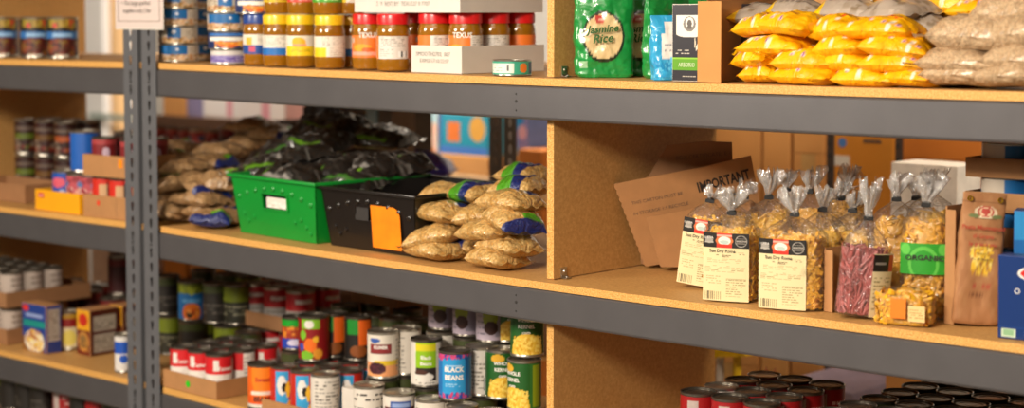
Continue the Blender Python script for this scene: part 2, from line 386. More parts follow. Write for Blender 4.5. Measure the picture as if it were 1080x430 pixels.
# ---------------------------------------------------------------- cans and jars
PROTO = {}
def can_proto(kind, r, h, cv, lid='silver', name='food_can', txt=None, rim=.0012, flat=False):
    key = kind
    if key in PROTO: return PROTO[key]
    t = bpy.data.objects.new(name, None)
    tm = TIN if lid != 'dark' else TIND
    body = MB().lathe([(0, .002), (r-.004, .002), (r-.002, 0), (r, .001), (r, .004), (r-rim, .006), (r-rim, h-.006), (r, h-.004), (r, h-.001), (r-.0015, h), (r-.003, h-.001), (r-.0032, h-.0045)], 32)
    lidm = MB().lathe([(r-.0032, h-.0045), (r*.8, h-.0045), (r*.78, h-.0035), (r*.62, h-.0035), (r*.6, h-.0045), (r*.3, h-.0045), (r*.28, h-.004), (0, h-.004)], 32)
    t['_parts'] = 1
    COL.objects.link(t)
    body.build('tin_body', tm, t, True, 40); lidm.build('lid', tm, t, True, 30)
    if lid == 'pull': MB().box(-.004, .004, -.012, .010, h-.003, h-.0018).build('pull_tab', TIN, t)
    link('label', cyl_label(cv, r-rim+.0006+(.0008 if h < .07 else 0), .0065 if h > .07 else .0032, h-.0065 if h > .07 else h-.0032), PRINT, t)
    if txt:
        for (s_, size, m, z, ang, wd, bold) in txt: ctext(s_, size, m, t, r-rim+.0012, z, ang, wd, bold)
    PROTO[key] = dict(o=t, r=r, h=h, used=False, name=name); del t['_parts']; return PROTO[key]
def jar_proto(kind, r, h, cv, lidcol, body='#94600c', name='peanut_butter_jar', txt=None):
    if kind in PROTO: return PROTO[kind]
    t = bpy.data.objects.new(name, None); COL.objects.link(t); hb = h*.80
    bm_ = mat('peanut_butter_in_jar_'+body[1:], body, .16, 0, .06, 15, 0, .8)
    MB().lathe([(0, .002), (r*.80, .001), (r*.93, .003), (r, .012), (r, .026), (r*.985, .030), (r*.985, hb-.026), (r, hb-.022), (r, hb-.013), (r*.95, hb-.004), (r*.90, hb), (r*.88, h-.008), (0, h-.008)], 36).build('jar_body', bm_, t, True, 50)
    lm = mat('plastic_lid_'+lidcol[1:], lidcol, .35, 0, .04, 20, 0, .2)
    prof = [(r*.97, hb+.002), (r*.975, h-.004), (r*.94, h-.001), (r*.90, h), (0, h)]
    m = MB().lathe(prof, 60)
    for k in range(60):                                     # fluted rim
        if k % 2:
            for q in (0, 1): v = m.v[q*60+k]; m.v[q*60+k] = (v[0]*.975, v[1]*.975, v[2])
    m.build('lid', lm, t, True, 50)
    link('label', cyl_label(cv, r*.985+.0006, .0285, hb-.0245), PRINT, t)
    if txt:
        for (s_, size, mm, z, ang, wd, bold) in txt: ctext(s_, size, mm, t, r*.985+.0012, z, ang, wd, bold)
    PROTO[kind] = dict(o=t, r=r, h=h, used=False, name=name); return PROTO[kind]
def put(kind, X, Y, z, turn, label, cat='can', group=None, tilt=None, absrot=None):
    p = PROTO[kind]; rz = facecam(X, Y, turn) if absrot is None else absrot
    rot = tilt if tilt else (0, 0, rz)
    if not p['used']:
        p['used'] = True; o = p['o']; o.location = (X, Y, z); o.rotation_euler = rot; return prop(o, label, cat, group)
    return dup(p['o'], (X, Y, z), rot, label, cat, group)
rnd = random.Random(5)
ORD = ['front', 'second', 'third', 'fourth', 'fifth', 'sixth', 'seventh', 'eighth']
NTH = ['first', 'second', 'third', 'fourth', 'fifth', 'sixth', 'seventh', 'eighth', 'ninth', 'tenth']
# ---------------------------------------------------------------- trays and cartons
def tray(X, Y, z, w, d, h, rz, m, label, name='cardboard_tray', cat='tray', group=None, t=.003, inside=None, cut=None):
    o = thing(name, label, cat, (X, Y, z), rz, group)      # origin: middle of the bottom
    if Y < .7: o.rotation_euler = (0, slope(X, z), rz)
    mb = MB().box(-w/2, w/2, -d/2, d/2, 0, t)
    mb.box(-w/2, w/2, -d/2, -d/2+t, t, h).box(-w/2, w/2, d/2-t, d/2, t, h).box(-w/2, -w/2+t, -d/2+t, d/2-t, t, h).box(w/2-t, w/2, -d/2+t, d/2-t, t, h)
    mb.build('tray_walls', m, o); return o
def carton(X, Y, z, w, d, h, rz, label, front=None, side=None, base=None, name='carton', cat='box', group=None, m=None, flaps=False):
    o = thing(name, label, cat, (X, Y, z), rz, group)
    if Y-d/2 < .6: o.rotation_euler = (0, slope(X, z), rz)
    MB().bbox(-w/2, w/2, -d/2, d/2, 0, h, .0015).build('carton_body', base or CARD, o)
    if front: link('front_face', panel(front, w-.003, h-.003), m or GLOSSP, o, (0, -d/2-.0004, .0015))
    if side: link('side_face', panel(side, d-.003, h-.003), m or GLOSSP, o, (w/2+.0004, 0, .0015), (0, 0, PI/2))
    return o
def tape(o, w, d, h, m=None):
    MB().box(-.025, .025, -d/2-.0006, d/2+.0006, h, h+.0006).box(-.025, .025, -d/2-.0008, -d/2-.0002, h-.05, h).build('tape', m or mat('clear_tape', '#c39a62', .25), o)
def sticker(o, loc, rz, r, col, name='dot_sticker', sq=None):
    m = mat('sticker_'+col[1:], col, .5, 0, .02)
    if sq: MB().box(-sq[0]/2, sq[0]/2, -.0006, 0, 0, sq[1]).build(name, m, o, loc=loc, rot=(0, 0, rz))
    else: MB().lathe([(r, 0), (r, .0006), (0, .0006)], 24, Matrix.Rotation(PI/2, 4, 'X')).build(name, m, o, loc=loc, rot=(0, 0, rz))
# ---------------------------------------------------------------- bags
def pillow_me(w, d, t, cv, seed=0, nu=44, nv=30, lump=.004, flap=.012, bend=0, pinch=.1, waist=0, low=None):
    vs = []; cs = []; al = []; fs = []; N = nu+1; M_ = nv+1
    tops = []; bots = []
    for sgn in (1, -1):
        for j in range(M_):
            for i in range(N):
                a = -1+2*i/nu; b = -1+2*j/nv
                s_ = max(0, 1-abs(a)**3.0)**.5*max(0, 1-abs(b)**2.4)**.55
                x = a*w/2; y = b*d/2*(1-pinch*a*a)
                nz = noise.noise(Vector((x*22+seed*3.1, y*22, seed+sgn)))*lump*2+noise.noise(Vector((x*60, y*60+seed, seed*2+sgn)))*lump*.7
                y += noise.noise(Vector((x*9, seed*1.7, b)))*d*.05
                x += noise.noise(Vector((seed*2.3, y*12, a)))*w*.02
                wz = 1-waist*math.exp(-(a/.28)**2)
                z = t*.66*s_*wz+nz*min(1, s_*1.6) if sgn > 0 else -t*.34*min(1, s_*1.35)+nz*.25*s_
                z += t*.34-bend*a*a
                vs.append((x, y, z)); u = i/nu; v = j/nv
                if sgn < 0 and low is not None: v = low
                cs.append(cv.at(u, v)); al.append(cv.al_at(u, v))
    for q in (0, N*M_):
        for j in range(nv):
            for i in range(nu):
                f = (q+j*N+i, q+j*N+i+1, q+(j+1)*N+i+1, q+(j+1)*N+i); fs.append(f if q == 0 else f[::-1])
    # sealed ends
    for e, i in ((-1, 0), (1, nu)):
        base = len(vs)
        for j in range(M_):
            b = -1+2*j/nv
            for k in (0, 1):
                vx = vs[j*N+i]; zz = t*.34-bend+math.sin(b*9+seed)*.003*k
                vs.append((vx[0]+e*flap*k, vx[1]*(1+.03*k), zz)); cs.append(cv.at(.02 if e < 0 else .98, j/nv)); al.append(1 if cv.al_at(.02 if e < 0 else .98, j/nv) > .5 else 0)
        for j in range(nv): fs.append((base+2*j, base+2*j+1, base+2*j+3, base+2*j+2))
    return mesh(vs, fs, True, cols=cs, alphas=al, name='bag')
def bag(name, me, m, X, Y, z, rot, label, cat, group=None):
    o = bpy.data.objects.new(name, me); COL.objects.link(o)
    if not me.materials: me.materials.append(m)
    o.location = (X, Y, z); o.rotation_euler = rot
    return prop(o, label, cat, group)
def loft_me(levels, n, cv=None, W=None, H=None, pleat=0, pk=14, seed=0, lump=0, base=(1, 1, 1), cap=True, alpha0=1, back=None, captop=True):
    # levels: (z, half width, half depth, exponent, cx, cy, pleat amount)
    vs = []; cs = []; al = []; fs = []
    for (z, hw, hd, ex, cx, cy, pa) in levels:
        for k in range(n):
            q = 4*k/n; sd = int(q); f = q-sd; p_ = [(1, -1+2*f), (1-2*f, 1), (-1, 1-2*f), (-1+2*f, -1)][sd]
            if not (W and hw > .02): p_ = (math.cos(2*PI*k/n-PI/4), math.sin(2*PI*k/n-PI/4))
            dx, dy = p_[0]*hw, p_[1]*hd; rs = (abs(dx/hw)**ex+abs(dy/hd)**ex)**(-1/ex); x = dx*rs; y = dy*rs; a = math.atan2(p_[1], p_[0])
            rr = 1+pa*math.sin(a*pk+seed)+pa*.6*math.sin(a*(pk*.61)+seed*2)
            x *= rr; y *= rr
            if lump:
                d = noise.noise(Vector((x*30+seed, y*30, z*30)))*lump+noise.noise(Vector((x*80+seed, y*80, z*80)))*lump*.4
                l = math.hypot(x, y)+1e-6; x += x/l*d; y += y/l*d
            vs.append((x+cx, y+cy, z))
            if cv is not None and y < hd*.35:
                u = min(.999, max(0, (x+W/2)/W)); v = min(.999, max(0, z/H)); cs.append(cv.at(u, v)); al.append(cv.al_at(u, v))
            elif back is not None: cs.append(back.at(min(.999, max(0, (x+W/2)/W)), min(.999, max(0, z/H)))); al.append(back.al_at(.5, min(.999, max(0, z/H))))
            else: cs.append(base); al.append(alpha0)
    L_ = len(levels)
    for i in range(L_-1):
        for k in range(n): k2 = (k+1) % n; fs.append((i*n+k, i*n+k2, (i+1)*n+k2, (i+1)*n+k))
    if cap: fs.append(list(range(n))[::-1])
    if cap and captop: fs.append([(L_-1)*n+k for k in range(n)])
    return mesh(vs, fs, True, cols=cs, alphas=al, name='loft')
def interp(levels, m=4):
    out = []
    for a, b in zip(levels, levels[1:]):
        for k in range(m):
            t = k/m; out.append(tuple(p+(q-p)*t for p, q in zip(a, b)))
    out.append(levels[-1]); return out
# ================================================================ TOP SHELF, unit right of the post
# --- flat chicken cans
cv = Cv(96, 24, '#c9bcaa'); cv.rect(.34, .42, .64, 1, '#1565a4').rect(0, .42, .15, 1, '#1565a4').rect(.8, .42, 1, 1, '#1565a4').spots(0, 0, 1, .38, ['#c99a6c', '#e3c498', '#a8703f', '#8f6b25', '#d8b48c'], 300, .012, .07); cv.lines(.66, .48, .78, .95, 4, '#777777'); cv.ell(.55, .74, .012, .08, '#e5e5e5')
can_cv = cv; can_proto('chicken_a', .050, .0455, cv, name='chicken_can')
cv = Cv(96, 24, '#bdb09c'); cv.rect(.42, .35, .53, 1, '#1565a4').lines(.30, .42, .41, .98, 5, '#6f6250').rect(.56, .35, .7, 1, '#c4b8a6').lines(.57, .4, .69, .95, 5, '#8d816f').spots(0, 0, 1, .34, ['#c99a6c', '#e3c498', '#a8703f', '#8f6b25'], 260, .012, .07).ell(.47, .72, .016, .12, '#e5e5e5')
can_proto('chicken_b', .050, .0455, cv, name='chicken_can')
cv = Cv(96, 24, '#d9d5d0'); cv.rect(0, .08, 1, .62, '#6a5aa6').lines(.3, .15, .7, .58, 3, '#cfc6e6')
can_proto('tuna_p', .044, .037, cv, name='tuna_can')
cv = Cv(96, 24, '#152a5e'); cv.rect(.3, .45, .7, .7, '#f0ece0').spots(.35, .1, .75, .42, ['#e88a2a', '#f2b54a', '#e06a20'], 60, .02, .1).rect(.3, .78, .75, .92, '#3b79c4')
can_proto('tuna_o', .050, .0455, cv, name='chicken_can')
G = 'flat chicken cans stacked beside the post'
X0 = XA(188, .09, 1.39)
for k in range(5):
    put('chicken_a' if k % 2 == 0 else 'chicken_b', X0+rnd.uniform(-.002, .002), .09, ZT(0, X0)+k*.0458, -.06+.05*(k % 2), f'flat blue and white chicken can beside the post, {["lowest", "second up", "third up", "fourth up", "topmost"][k]} of its front stack', 'can', G)
X1 = XA(214, .26, 1.39)
for k in range(5):
    put('chicken_a' if k % 2 else 'chicken_b', X1, .26, ZT(0, X1)+k*.0458, .05, f'flat chicken can in the middle stack half hidden behind the post stack, {["lowest", "second up", "third up", "fourth up", "topmost"][k]}', 'can', G)
X2 = XA(240, .075, 1.39); z = ZT(0, X2)
put('tuna_p', X2+.004, .075, z, 0, 'small purple and white tuna can at the bottom of the stack left of the jars', 'can', G); z += .0372
put('tuna_o', X2, .078, z, .02, 'dark blue flat can with orange food picture sitting on the small purple can', 'can', G); z += .0458
for k in range(3): put('chicken_a' if k != 1 else 'chicken_b', X2, .076, z, .04*k-.03, f'flat chicken can in the stack left of the jars, {["just above the dark blue can", "second above the dark blue can", "highest above the dark blue can"][k]}', 'can', G); z += .0458
X3 = XA(262, .2, 1.39)
for k in range(3): put('chicken_b', X3, .2, ZT(0, X3)+k*.0458, 0, f'flat chicken can behind the blue lidded jar, {["lowest", "middle", "highest"][k]} of that stack', 'can', G)
# --- peanut butter jars
def jl(base='#e4ddcf'): return Cv(110, 44, base)
cv = jl(); cv.rect(.0, 0, 1, .45, '#1c4a94').rect(.36, .45, .44, .85, '#e8b02a').lines(.5, .5, .62, .95, 7, '#8b8578').rect(.40, .12, .47, .38, '#c44d6a'); jar_proto('jar_blue', .0365, .126, cv, '#1b3f8c')
cv = jl(); cv.rect(0, 0, 1, .36, '#1e6cb8').lines(.33, .42, .66, .96, 8, '#9d968a'); jar_proto('jar_y1', .0365, .126, cv, '#f0c419')
cv = jl('#e6dccb'); cv.rect(.3, 0, .66, .48, '#f1c913').ell(.47, .66, .075, .26, '#efb11b').rect(.40, .48, .55, .60, '#f39a78').lines(.38, .22, .60, .34, 2, '#6b5710').rect(.66, .1, .9, .8, '#eee7da'); jar_proto('jar_y2', .0365, .126, cv, '#f0c419')
cv = jl('#e4dccd'); cv.rect(.28, 0, .46, .46, '#f1cb1c').lines(.42, .5, .5, .95, 6, '#7d7668').lines(.53, .52, .72, .95, 8, '#b2a999').lines(.5, .05, .72, .45, 7, '#b2a999'); jar_proto('jar_y3', .0365, .126, cv, '#f0c419')
cv = jl('#ec7a2c'); cv.rect(.58, 0, .86, 1, '#ddd6cb').lines(.6, .1, .84, .95, 9, '#8d8378').rect(.30, .12, .58, .28, '#f5a08a').ell(.44, .45, .10, .16, '#f2a01e').ell(.50, .36, .06, .1, '#d9611d').rect(.30, .66, .345, .88, '#bdb2a5'); jar_proto('jar_t1', .0385, .130, cv, '#d3171b', txt=[('TEXUS', .0165, WINK, .0800, .02, .95, .0004)])
cv = jl('#ec7a2c'); cv.rect(.34, 0, .66, 1, '#ddd6cc').lines(.37, .52, .63, .95, 6, '#8d8378').bars(.55, .08, .65, .35).lines(.36, .1, .5, .46, 4, '#a59c90'); jar_proto('jar_t2', .0385, .130, cv, '#d3171b')
G = 'peanut butter jars with plastic lids on the top shelf'
z0 = ZT(0, .4)
rowj = [('jar_blue', 272, .085, 0, 'peanut butter jar with a dark blue lid at the left end of the jar row'),
        ('jar_y1', 293, .062, 0, 'yellow lidded peanut butter jar with a blue stripe on its label'),
        ('jar_y2', 318, .062, 0, 'yellow lidded peanut butter jar with a yellow picture label, middle of the yellow lids'),
        ('jar_y3', 348, .055, 0, 'yellow lidded peanut butter jar with a white ingredients panel turned forward'),
        ('jar_y1', 372, .14, .3, 'yellow lidded peanut butter jar mostly hidden left of the red lidded jars')]
for k, px, Y, t_, lb in rowj: X = XA(px, Y, 1.4); put(k, X, Y, ZT(0, X), t_, lb, 'jar', G)
X = XA(389, .085, 1.4); put('jar_t1', X, .085, ZT(0, X), -.01, 'red lidded peanut butter jar with orange label reading TEXUS, outside the white tray', 'jar', G)
X = XA(415, .058, 1.4); put('jar_t2', X, .058, ZT(0, X), 0, 'red lidded peanut butter jar with a white barcode panel, nearest the front', 'jar', G)
# upper layer of jars
cv = jl('#d9b820'); cv.lines(.36, .05, .62, .4, 3, '#6b5710'); jar_proto('jar_u1', .0365, .126, cv, '#f0c419')
cv = jl('#d1402c'); cv.lines(.36, .05, .62, .4, 3, '#f1b0a0'); jar_proto('jar_u2', .0365, .126, cv, '#f0c419')
cv = jl('#3fa01f'); cv.lines(.36, .05, .62, .4, 3, '#c7e6a0'); jar_proto('jar_u3', .0365, .126, cv, '#f0c419')
for k, px, Y, lb in [('jar_u1', 294, .064, 'peanut butter jar with a yellow label standing on top of the lower jars'), ('jar_u2', 319, .064, 'peanut butter jar with a red label standing on top of the lower jars'),
                     ('jar_u3', 346, .060, 'peanut butter jar with a green label standing on top of the lower jars'), ('jar_y3', 369, .11, 'peanut butter jar with a white label on the upper layer beside the white carton')]:
    X = XA(px, Y, 1.5); put(k, X, Y, ZT(0, X)+.1268, 0, lb, 'jar', G)
X = XA(273, .088, 1.5); z = ZT(0, X)+.1268
put('tuna_o', X-.012, .088, z, .03, 'dark blue flat can sitting on the blue jar lid', 'can')
put('chicken_a', X-.012, .088, z+.046, .03, 'flat chicken can sitting on the dark blue flat can above the blue jar lid', 'can')
# --- white trays of red lidded jars
Wt = Cv(80, 40, '#cfc8c0'); Wt.rect(0, 0, 1, .02, '#b5aca3')
PRINTC = mat('printed_code_ink', '#7d766e', .7)
ta = R(43)
def wtray(px, Y, z, w, d, h, label):
    X = XA(px, Y, z); o = tray(X, Y, z, w, d, h, R(0), WHITE, label, 'white_cardboard_tray', 'tray', 'white cardboard trays of peanut butter jars', .002); return o, X
xa = XA(434, .05, 1.40); xb = XA(487, .05, 1.40); wd = xb-xa; dd = .27
tx = (xa+xb)/2; tz = ZT(0, tx)
o = tray(tx, .05+dd/2, tz, wd, dd, .060, 0, WHITE, 'lower white cardboard tray holding red lidded jars, printed with a stamped code', 'white_cardboard_tray', 'tray', 'white cardboard trays', .002)
text('SMOOTH2702  007', .013, PRINTC, o, (-.01, -dd/2-.0006, .041), wide=1); text('EXP03/17:10:22:07', .012, PRINTC, o, (-.006, -dd/2-.0006, .026))
G2 = 'red lidded peanut butter jars in the white tray'
sx = wd/2-.0415
for i, (px, Y, k, t_, lb) in enumerate([(443, .165, 'jar_t1', .16, 'orange labelled jar at the left end of the white tray, half hidden'), (459, .092, 'jar_t2', .12, 'red lidded jar in the white tray with orange and white label, second from left')]):
    X = XA(px, Y, 1.43); put(k, X, Y, tz+.003, t_, lb, 'jar', G2)
for i, (Y, k, t_, lb) in enumerate([(.105, 'jar_t1', -.035, 'red lidded jar with TEXUS label in the middle of the white tray'), (.195, 'jar_t2', .03, 'red lidded jar with white panel label in the tray, right of the TEXUS one'), (.28, 'jar_t2', .5, 'red lidded jar at the far right of the white tray showing plain glass')]):
    X = xb-.042; put(k, X, Y, tz+.003, t_, lb, 'jar', G2)
uz = tz+.1335
xa2 = XA(374, .045, 1.52)
o = tray((xa2+xb)/2, .045+dd/2, uz, xb-xa2, dd, .075, 0, WHITE, 'upper white cardboard tray resting on the red lidded jars, printed with a stamped code', 'white_cardboard_tray', 'tray', 'white cardboard trays', .002)
text('2  9  BEST BY  TEXUS27 0 7707', .013, PRINTC, o, (-.01, -dd/2-.0006, .019))
for i, (px, Y) in enumerate([(395, .09), (430, .09), (465, .09)]):
    X = XA(px, Y, 1.55)
    put('jar_t1', X, Y, uz+.003, .1*i, f'red lidded jar standing in the upper white tray, {["left", "middle", "right"][i]} one of its front row', 'jar', 'jars in the upper white tray')
# slim cans stacked against the divider and the mint can
cv = Cv(96, 24, '#dcd7cf'); cv.rect(0, 0, 1, .14, '#23496b').rect(.44, .3, .62, .75, '#cc4436').lines(.3, .3, .43, .8, 3, '#777777').rect(0, .86, 1, 1, '#2c5b46'); can_proto('slim', .042, .036, cv, name='tuna_can')
X = XA(560, .13, 1.39)
X = 1.299-.0425
for k in range(6): put('slim', X, .16, ZT(0, X)+k*.0362, .02*k, f'slim white tuna can stacked against the wooden divider, {["lowest", "second", "third", "fourth", "fifth", "topmost"][k]} from the shelf', 'can', 'slim white tuna cans against the divider')
cv = Cv(120, 24, '#3ba183'); cv.rect(.28, .12, .52, .85, '#dfe5da').lines(.3, .2, .42, .8, 3, '#9fb5a5').ell(.60, .5, .035, .34, '#e07a2c').rect(.66, .1, .76, .9, '#1c4d6c').rect(.46, .3, .475, .7, '#555555'); can_proto('mint', .0415, .034, cv, name='tuna_can')
X = XA(540, .055, 1.39); put('mint', X, .055, ZT(0, X), 0, 'mint green and white tuna can standing alone in front of the white tray', 'can')
# ================================================================ TOP SHELF right of the divider
# --- green rice bags
GREEN = '#15863a'
def ricecv(n=120, m=150):
    cv = Cv(n, m, GREEN); cv.spots(0, 0, 1, 1, ['#128034', '#1b9141'], 60, .06, .05)
    cv.ell(.48, .42, .35, .265, '#1c2a18').ell(.48, .425, .315, .235, '#d9bd8a').spots(.2, .2, .76, .65, ['#cfb27e', '#e2c999'], 200, .008, .006, True)
    cv.ell(.42, .60, .09, .045, '#c6453c').ell(.44, .60, .05, .016, '#e9b1a0').rect(.08, .10, .22, .17, '#9ac49a')
    return cv
def doy(w, d, h, cv, seed, back=GREEN, top=.3):
    lv = [(0, w*.44, d*.46, 4, 0, 0, 0), (.006, w*.485, d*.5, 4, 0, 0, 0), (h*.2, w*.495, d*.5, 3.4, 0, 0, 0), (h*.6, w*.5, d*.44, 3, 0, 0, 0), (h*.82, w*.49, d*.26, 2.6, 0, 0, .01), (h*.93, w*.485, d*.06, 2.4, 0, .0, .0), (h, w*.485, .0012, 2, 0, .003, 0)]
    return loft_me(interp(lv, 14), 220, cv, w, h, seed=seed, lump=.005, base=lin(back))
RTXT = mat('dark_green_ink', '#2c5a23', .5)
def rice(X, Y, rz, seed, label, w=.124, d=.062, h=.20, tilt=0):
    me = doy(w, d, h, ricecv(), seed); o = bag('rice_bag', me, FOILP, X, Y, ZT(0, X), (0, tilt, rz), label, 'rice bag', 'green bags of jasmine rice')
    for s_, sz, zz in (('Jasmine', .022, .50), ('Rice', .025, .40)):
        t = text_me(s_, sz, .95, .0007)
        bm = bmesh.new(); bm.from_mesh(t); bmesh.ops.triangulate(bm, faces=bm.faces); bm.to_mesh(t); bm.free()
        for v in t.vertices: v.co = Vector((v.co.x+v.co.z*.2-.003, -d*.5-.0075+abs(v.co.x)**2*1.2, v.co.z+zz*h+v.co.x*.08))
        link('lettering', t, RTXT, o)
    return o
zr = 1.40
rice(XA(632, .10, zr), .115, R(43), 1, 'front green jasmine rice bag, its round beige label facing the aisle')
rice(XA(672, .22, zr), .235, R(40), 2, 'second green jasmine rice bag standing behind the front rice bag')
rice(XA(700, .155, zr), .165, R(84), 3, 'green rice bag turned sideways between the rice labels and the blue bag', w=.12, d=.05, h=.19)
rice(1.415, .36, R(40), 5, 'green rice bag at the back of the shelf behind the round labels', h=.21)
rice(1.545, .36, R(40), 6, 'green rice bag at the back showing above the blue and white bag', h=.21)
# --- blue and white bag
cv = Cv(80, 110, '#2f9fd0'); cv.rect(.3, .34, 1, .72, '#e6e0da').rect(.42, .72, .8, .9, '#e9e4de').spots(0, 0, 1, .34, ['#1b86be', '#5cbbe2', '#2596cc'], 60, .05, .03).ell(.72, .66, .05, .06, '#241c1c').lines(.4, .4, .95, .56, 4, '#8a8a92')
me = doy(.060, .042, .128, cv, 9, '#2f9fd0'); X = XA(702, .075, zr)
bag('sugar_bag', me, FOILP, X-.003, .078, ZT(0, X), (0, 0, R(52)), 'small blue and white plastic bag squeezed beside the black arborio box', 'bag')
# --- black arborio box
cv = Cv(70, 150, '#25222a'); cv.rect(0, .14, 1, .29, '#5d9a1f').rect(0, .29, 1, .305, '#8cc43a').rect(.12, .62, .9, .86, '#e6e1d6').ell(.5, .62, .39, .05, '#e6e1d6').ell(.5, .745, .18, .1, '#7d7770').ell(.5, .76, .12, .075, '#e6e1d6').ell(.5, .75, .07, .05, '#5a544e').ell(.5, .70, .09, .02, '#5a544e')
cv.ell(.82, .42, .14, .08, '#d8cfc0').ell(.78, .37, .1, .05, '#25222a').ell(.86, .5, .05, .05, '#d8cfc0').ell(.66, .5, .02, .07, '#cbbfa8').ell(.92, .36, .06, .07, '#cfc4b2').lines(.1, .34, .5, .42, 2, '#c5bdb0').lines(.3, .04, .75, .08, 1, '#b5ad9f')
cv2 = Cv(30, 60, '#efece4'); cv2.rect(0, .14, 1, .29, '#a9cf6a')
Xb = XA(709.5, .035, zr); wb_ = XA(740, .035, zr)-Xb
o = carton(Xb+wb_/2+.004, .035+.021, ZT(0, Xb), wb_+.012, .04, .150, R(3), 'black arborio rice box with a white crest and green stripe beside the brown carton', cv, cv2, WHITE, 'rice_box', 'box')
side = Cv(10, 10, '#ece7dd'); link('spine_face', panel(side, .037, .147), GLOSSP, o, (-(wb_+.012)/2-.0004, 0, .0015), (0, 0, -PI/2))
text('ARBORIO', .012, mat('pale_green_ink', '#dfe8c4', .5), o, (-.006, -.0211, .032), fit=.038)
# --- brown box and black printed carton holding the bean bags
Xc = XA(735.5, .03, zr); o = thing('cardboard_box', 'brown cardboard box standing open beside the arborio box, left of the yellow bags', 'box', (Xc, .03, ZT(0, Xc)), 0)
MB().box(.0, .003, .0, .30, 0, .155).box(.003, .17, .297, .30, 0, .20).box(.003, .055, 0, .003, 0, .155).build('box_walls', CARDT, o)
MB().box(.02, .021, .003, .29, .0, .17).build('inner_flap', CARD, o)
cv = Cv(80, 90, '#1f1c20'); cv.rect(.08, .08, .5, .11, '#6a6258').rect(.1, .75, .4, .9, '#3a3530').lines(.1, .05, .45, .3, 4, '#7a6a50')
Xk = XA(767, .14, zr); o = carton(Xk+.055, .21, ZT(0, Xk), .10, .13, .15, R(0), 'black printed carton standing behind the left end of the yellow bag pile', cv, None, mat('black_card', '#1d1a1c', .5), 'black_carton', 'box')
# --- yellow pea bags piled at the front
YEL = ['#ffcf10', '#f5b400', '#ffd93a']
YB = grainmat('yellow_split_pea_bag', ['#f3b40a', '#ffd23a', '#e9a208'], 160, .08, .45, .1)
def yelcv(k):
    cv = Cv(90, 60, '#f2ae00'); cv.rng = np.random.RandomState(k)
    cv.spots(0, 0, 1, 1, ['#f7ba08', '#eca600', '#f4b404'], 40, .09, .08)
    u = cv.rng.uniform(.25, .7)
    for (a, b) in ((u, .15), (u-.22, .22), (u+.2, .12)): cv.ell(a, b-.04, .035, .035, '#e9b7c0'); cv.ell(a-.006, b-.03, .016, .02, '#5d3f8e')
    cv.spots(.2, .3, .8, .4, ['#e2571c', '#d8401a'], 16, .02, .03)
    cv.rect(.28, .62, .75, .9, '#dcd3c6').lines(.3, .66, .72, .85, 3, '#3b3530')
    for q in range(3): cv.ell(cv.rng.uniform(.1, .9), cv.rng.uniform(.02, .2), .035, .05, '#ecdfc4')
    return cv
ymesh = [pillow_me(.125, .115, .040, yelcv(k), k*3+1, lump=.005, bend=.002, flap=.006, low=.5) for k in range(4)]
G = 'yellow plastic bags of split peas piled at the front'
ylist = [ # px, py base, Y, rz deg, scale x, tilt, label
 (806, 88, .085, 20, .7, 0, 'lowest at the left end of the pile'), (858, 90, .075, -8, 1.2, 0, 'lowest layer, second from the left end'), (921, 92, .075, 4, 1.1, 0, 'lowest layer, third from the left end'), (968, 94, .08, -5, .9, 0, 'lowest layer, at its right end'),
 (806, 72, .08, -12, .72, 6, 'second layer at the left end, folded over'), (857, 74, .075, 6, 1.1, 0, 'second layer, second from the left end'), (905, 76, .08, -4, .9, 0, 'second layer, third from the left end'), (950, 77, .075, 5, 1.05, 0, 'second layer, at its right end'),
 (822, 58, .08, 4, 1.2, 0, 'third layer with two emblems, at the left'), (798, 64, .07, 60, .45, 0, 'small end poking out at the far left of the third layer'), (898, 60, .08, -8, 1.0, 4, 'third layer, in the middle'), (948, 60, .075, 14, 1.1, -6, 'third layer, at the right, lying slanted'),
 (806, 38, .08, 8, .8, 5, 'top layer, left pointed one'), (838, 36, .075, -6, 1.05, -4, 'top layer, large rounded one'), (893, 40, .09, -10, .95, 8, 'top layer with red print, in the middle'), (932, 42, .08, 4, 1.2, 0, 'top layer, plump one at the right')]
for i, (px, py, Y, rz, sx, tl, lb) in enumerate(ylist):
    Z_ = ZA(px, py, Y-.05); X = XA(px, Y, Z_)
    Z_ = max(Z_, ZT(0, X)+.001)
    o = bag('split_pea_bag', ymesh[i % 4], YB, X, Y, Z_, (R(2*(i % 3-1)), R(-tl), R(rz)), 'yellow split pea bag, '+lb, 'bag', G); o.scale = (sx*.92, 1, 1.02 if i > 3 else .95)
# second rank: pale printed bags behind and above
def palecv(k):
    cv = Cv(90, 60, '#a99b8c'); cv.rng = np.random.RandomState(k+20); cv.spots(0, 0, 1, 1, ['#9c8d7b', '#b8aa9a', '#8a7963'], 60, .05, .05)
    cv.rect(.0, .0, .12, 1, '#f3c210').rect(.15, .5, .6, .66, '#4d4742').rect(.15, .5, .6, .55, '#e8c82a').lines(.2, .2, .8, .45, 4, '#5c544c'); return cv
pmesh = [pillow_me(.15, .12, .042, palecv(k), k*5+2, lump=.005, bend=.004) for k in range(2)]
pl = [(812, 20, .17, 20, 'showing between the black carton and the yellow pile'), (850, 16, .16, 14, 'on top of the yellow pile at the left'), (868, 34, .15, -28, 'wedged in the middle of the yellow pile'), (905, 14, .17, 10, 'with yellow and black print on top of the pile, middle'), (945, 16, .16, -14, 'with yellow and black print on top of the pile, right'), (975, 30, .17, 24, 'beside the small brown box on the pile'), (968, 58, .17, -20, 'low down behind the right end of the yellow pile')]
for i, (px, py, Y, rz, lb) in enumerate(pl):
    Z_ = ZA(px, py+8, Y-.05); X = XA(px, Y, Z_)
    bag('printed_bean_bag', pmesh[i % 2], FOILP, X, Y, max(Z_, ZT(0, X)+.001), (R(3), R(rz*.3), R(rz)), 'pale printed bean bag '+lb, 'bag', 'pale printed bean bags')
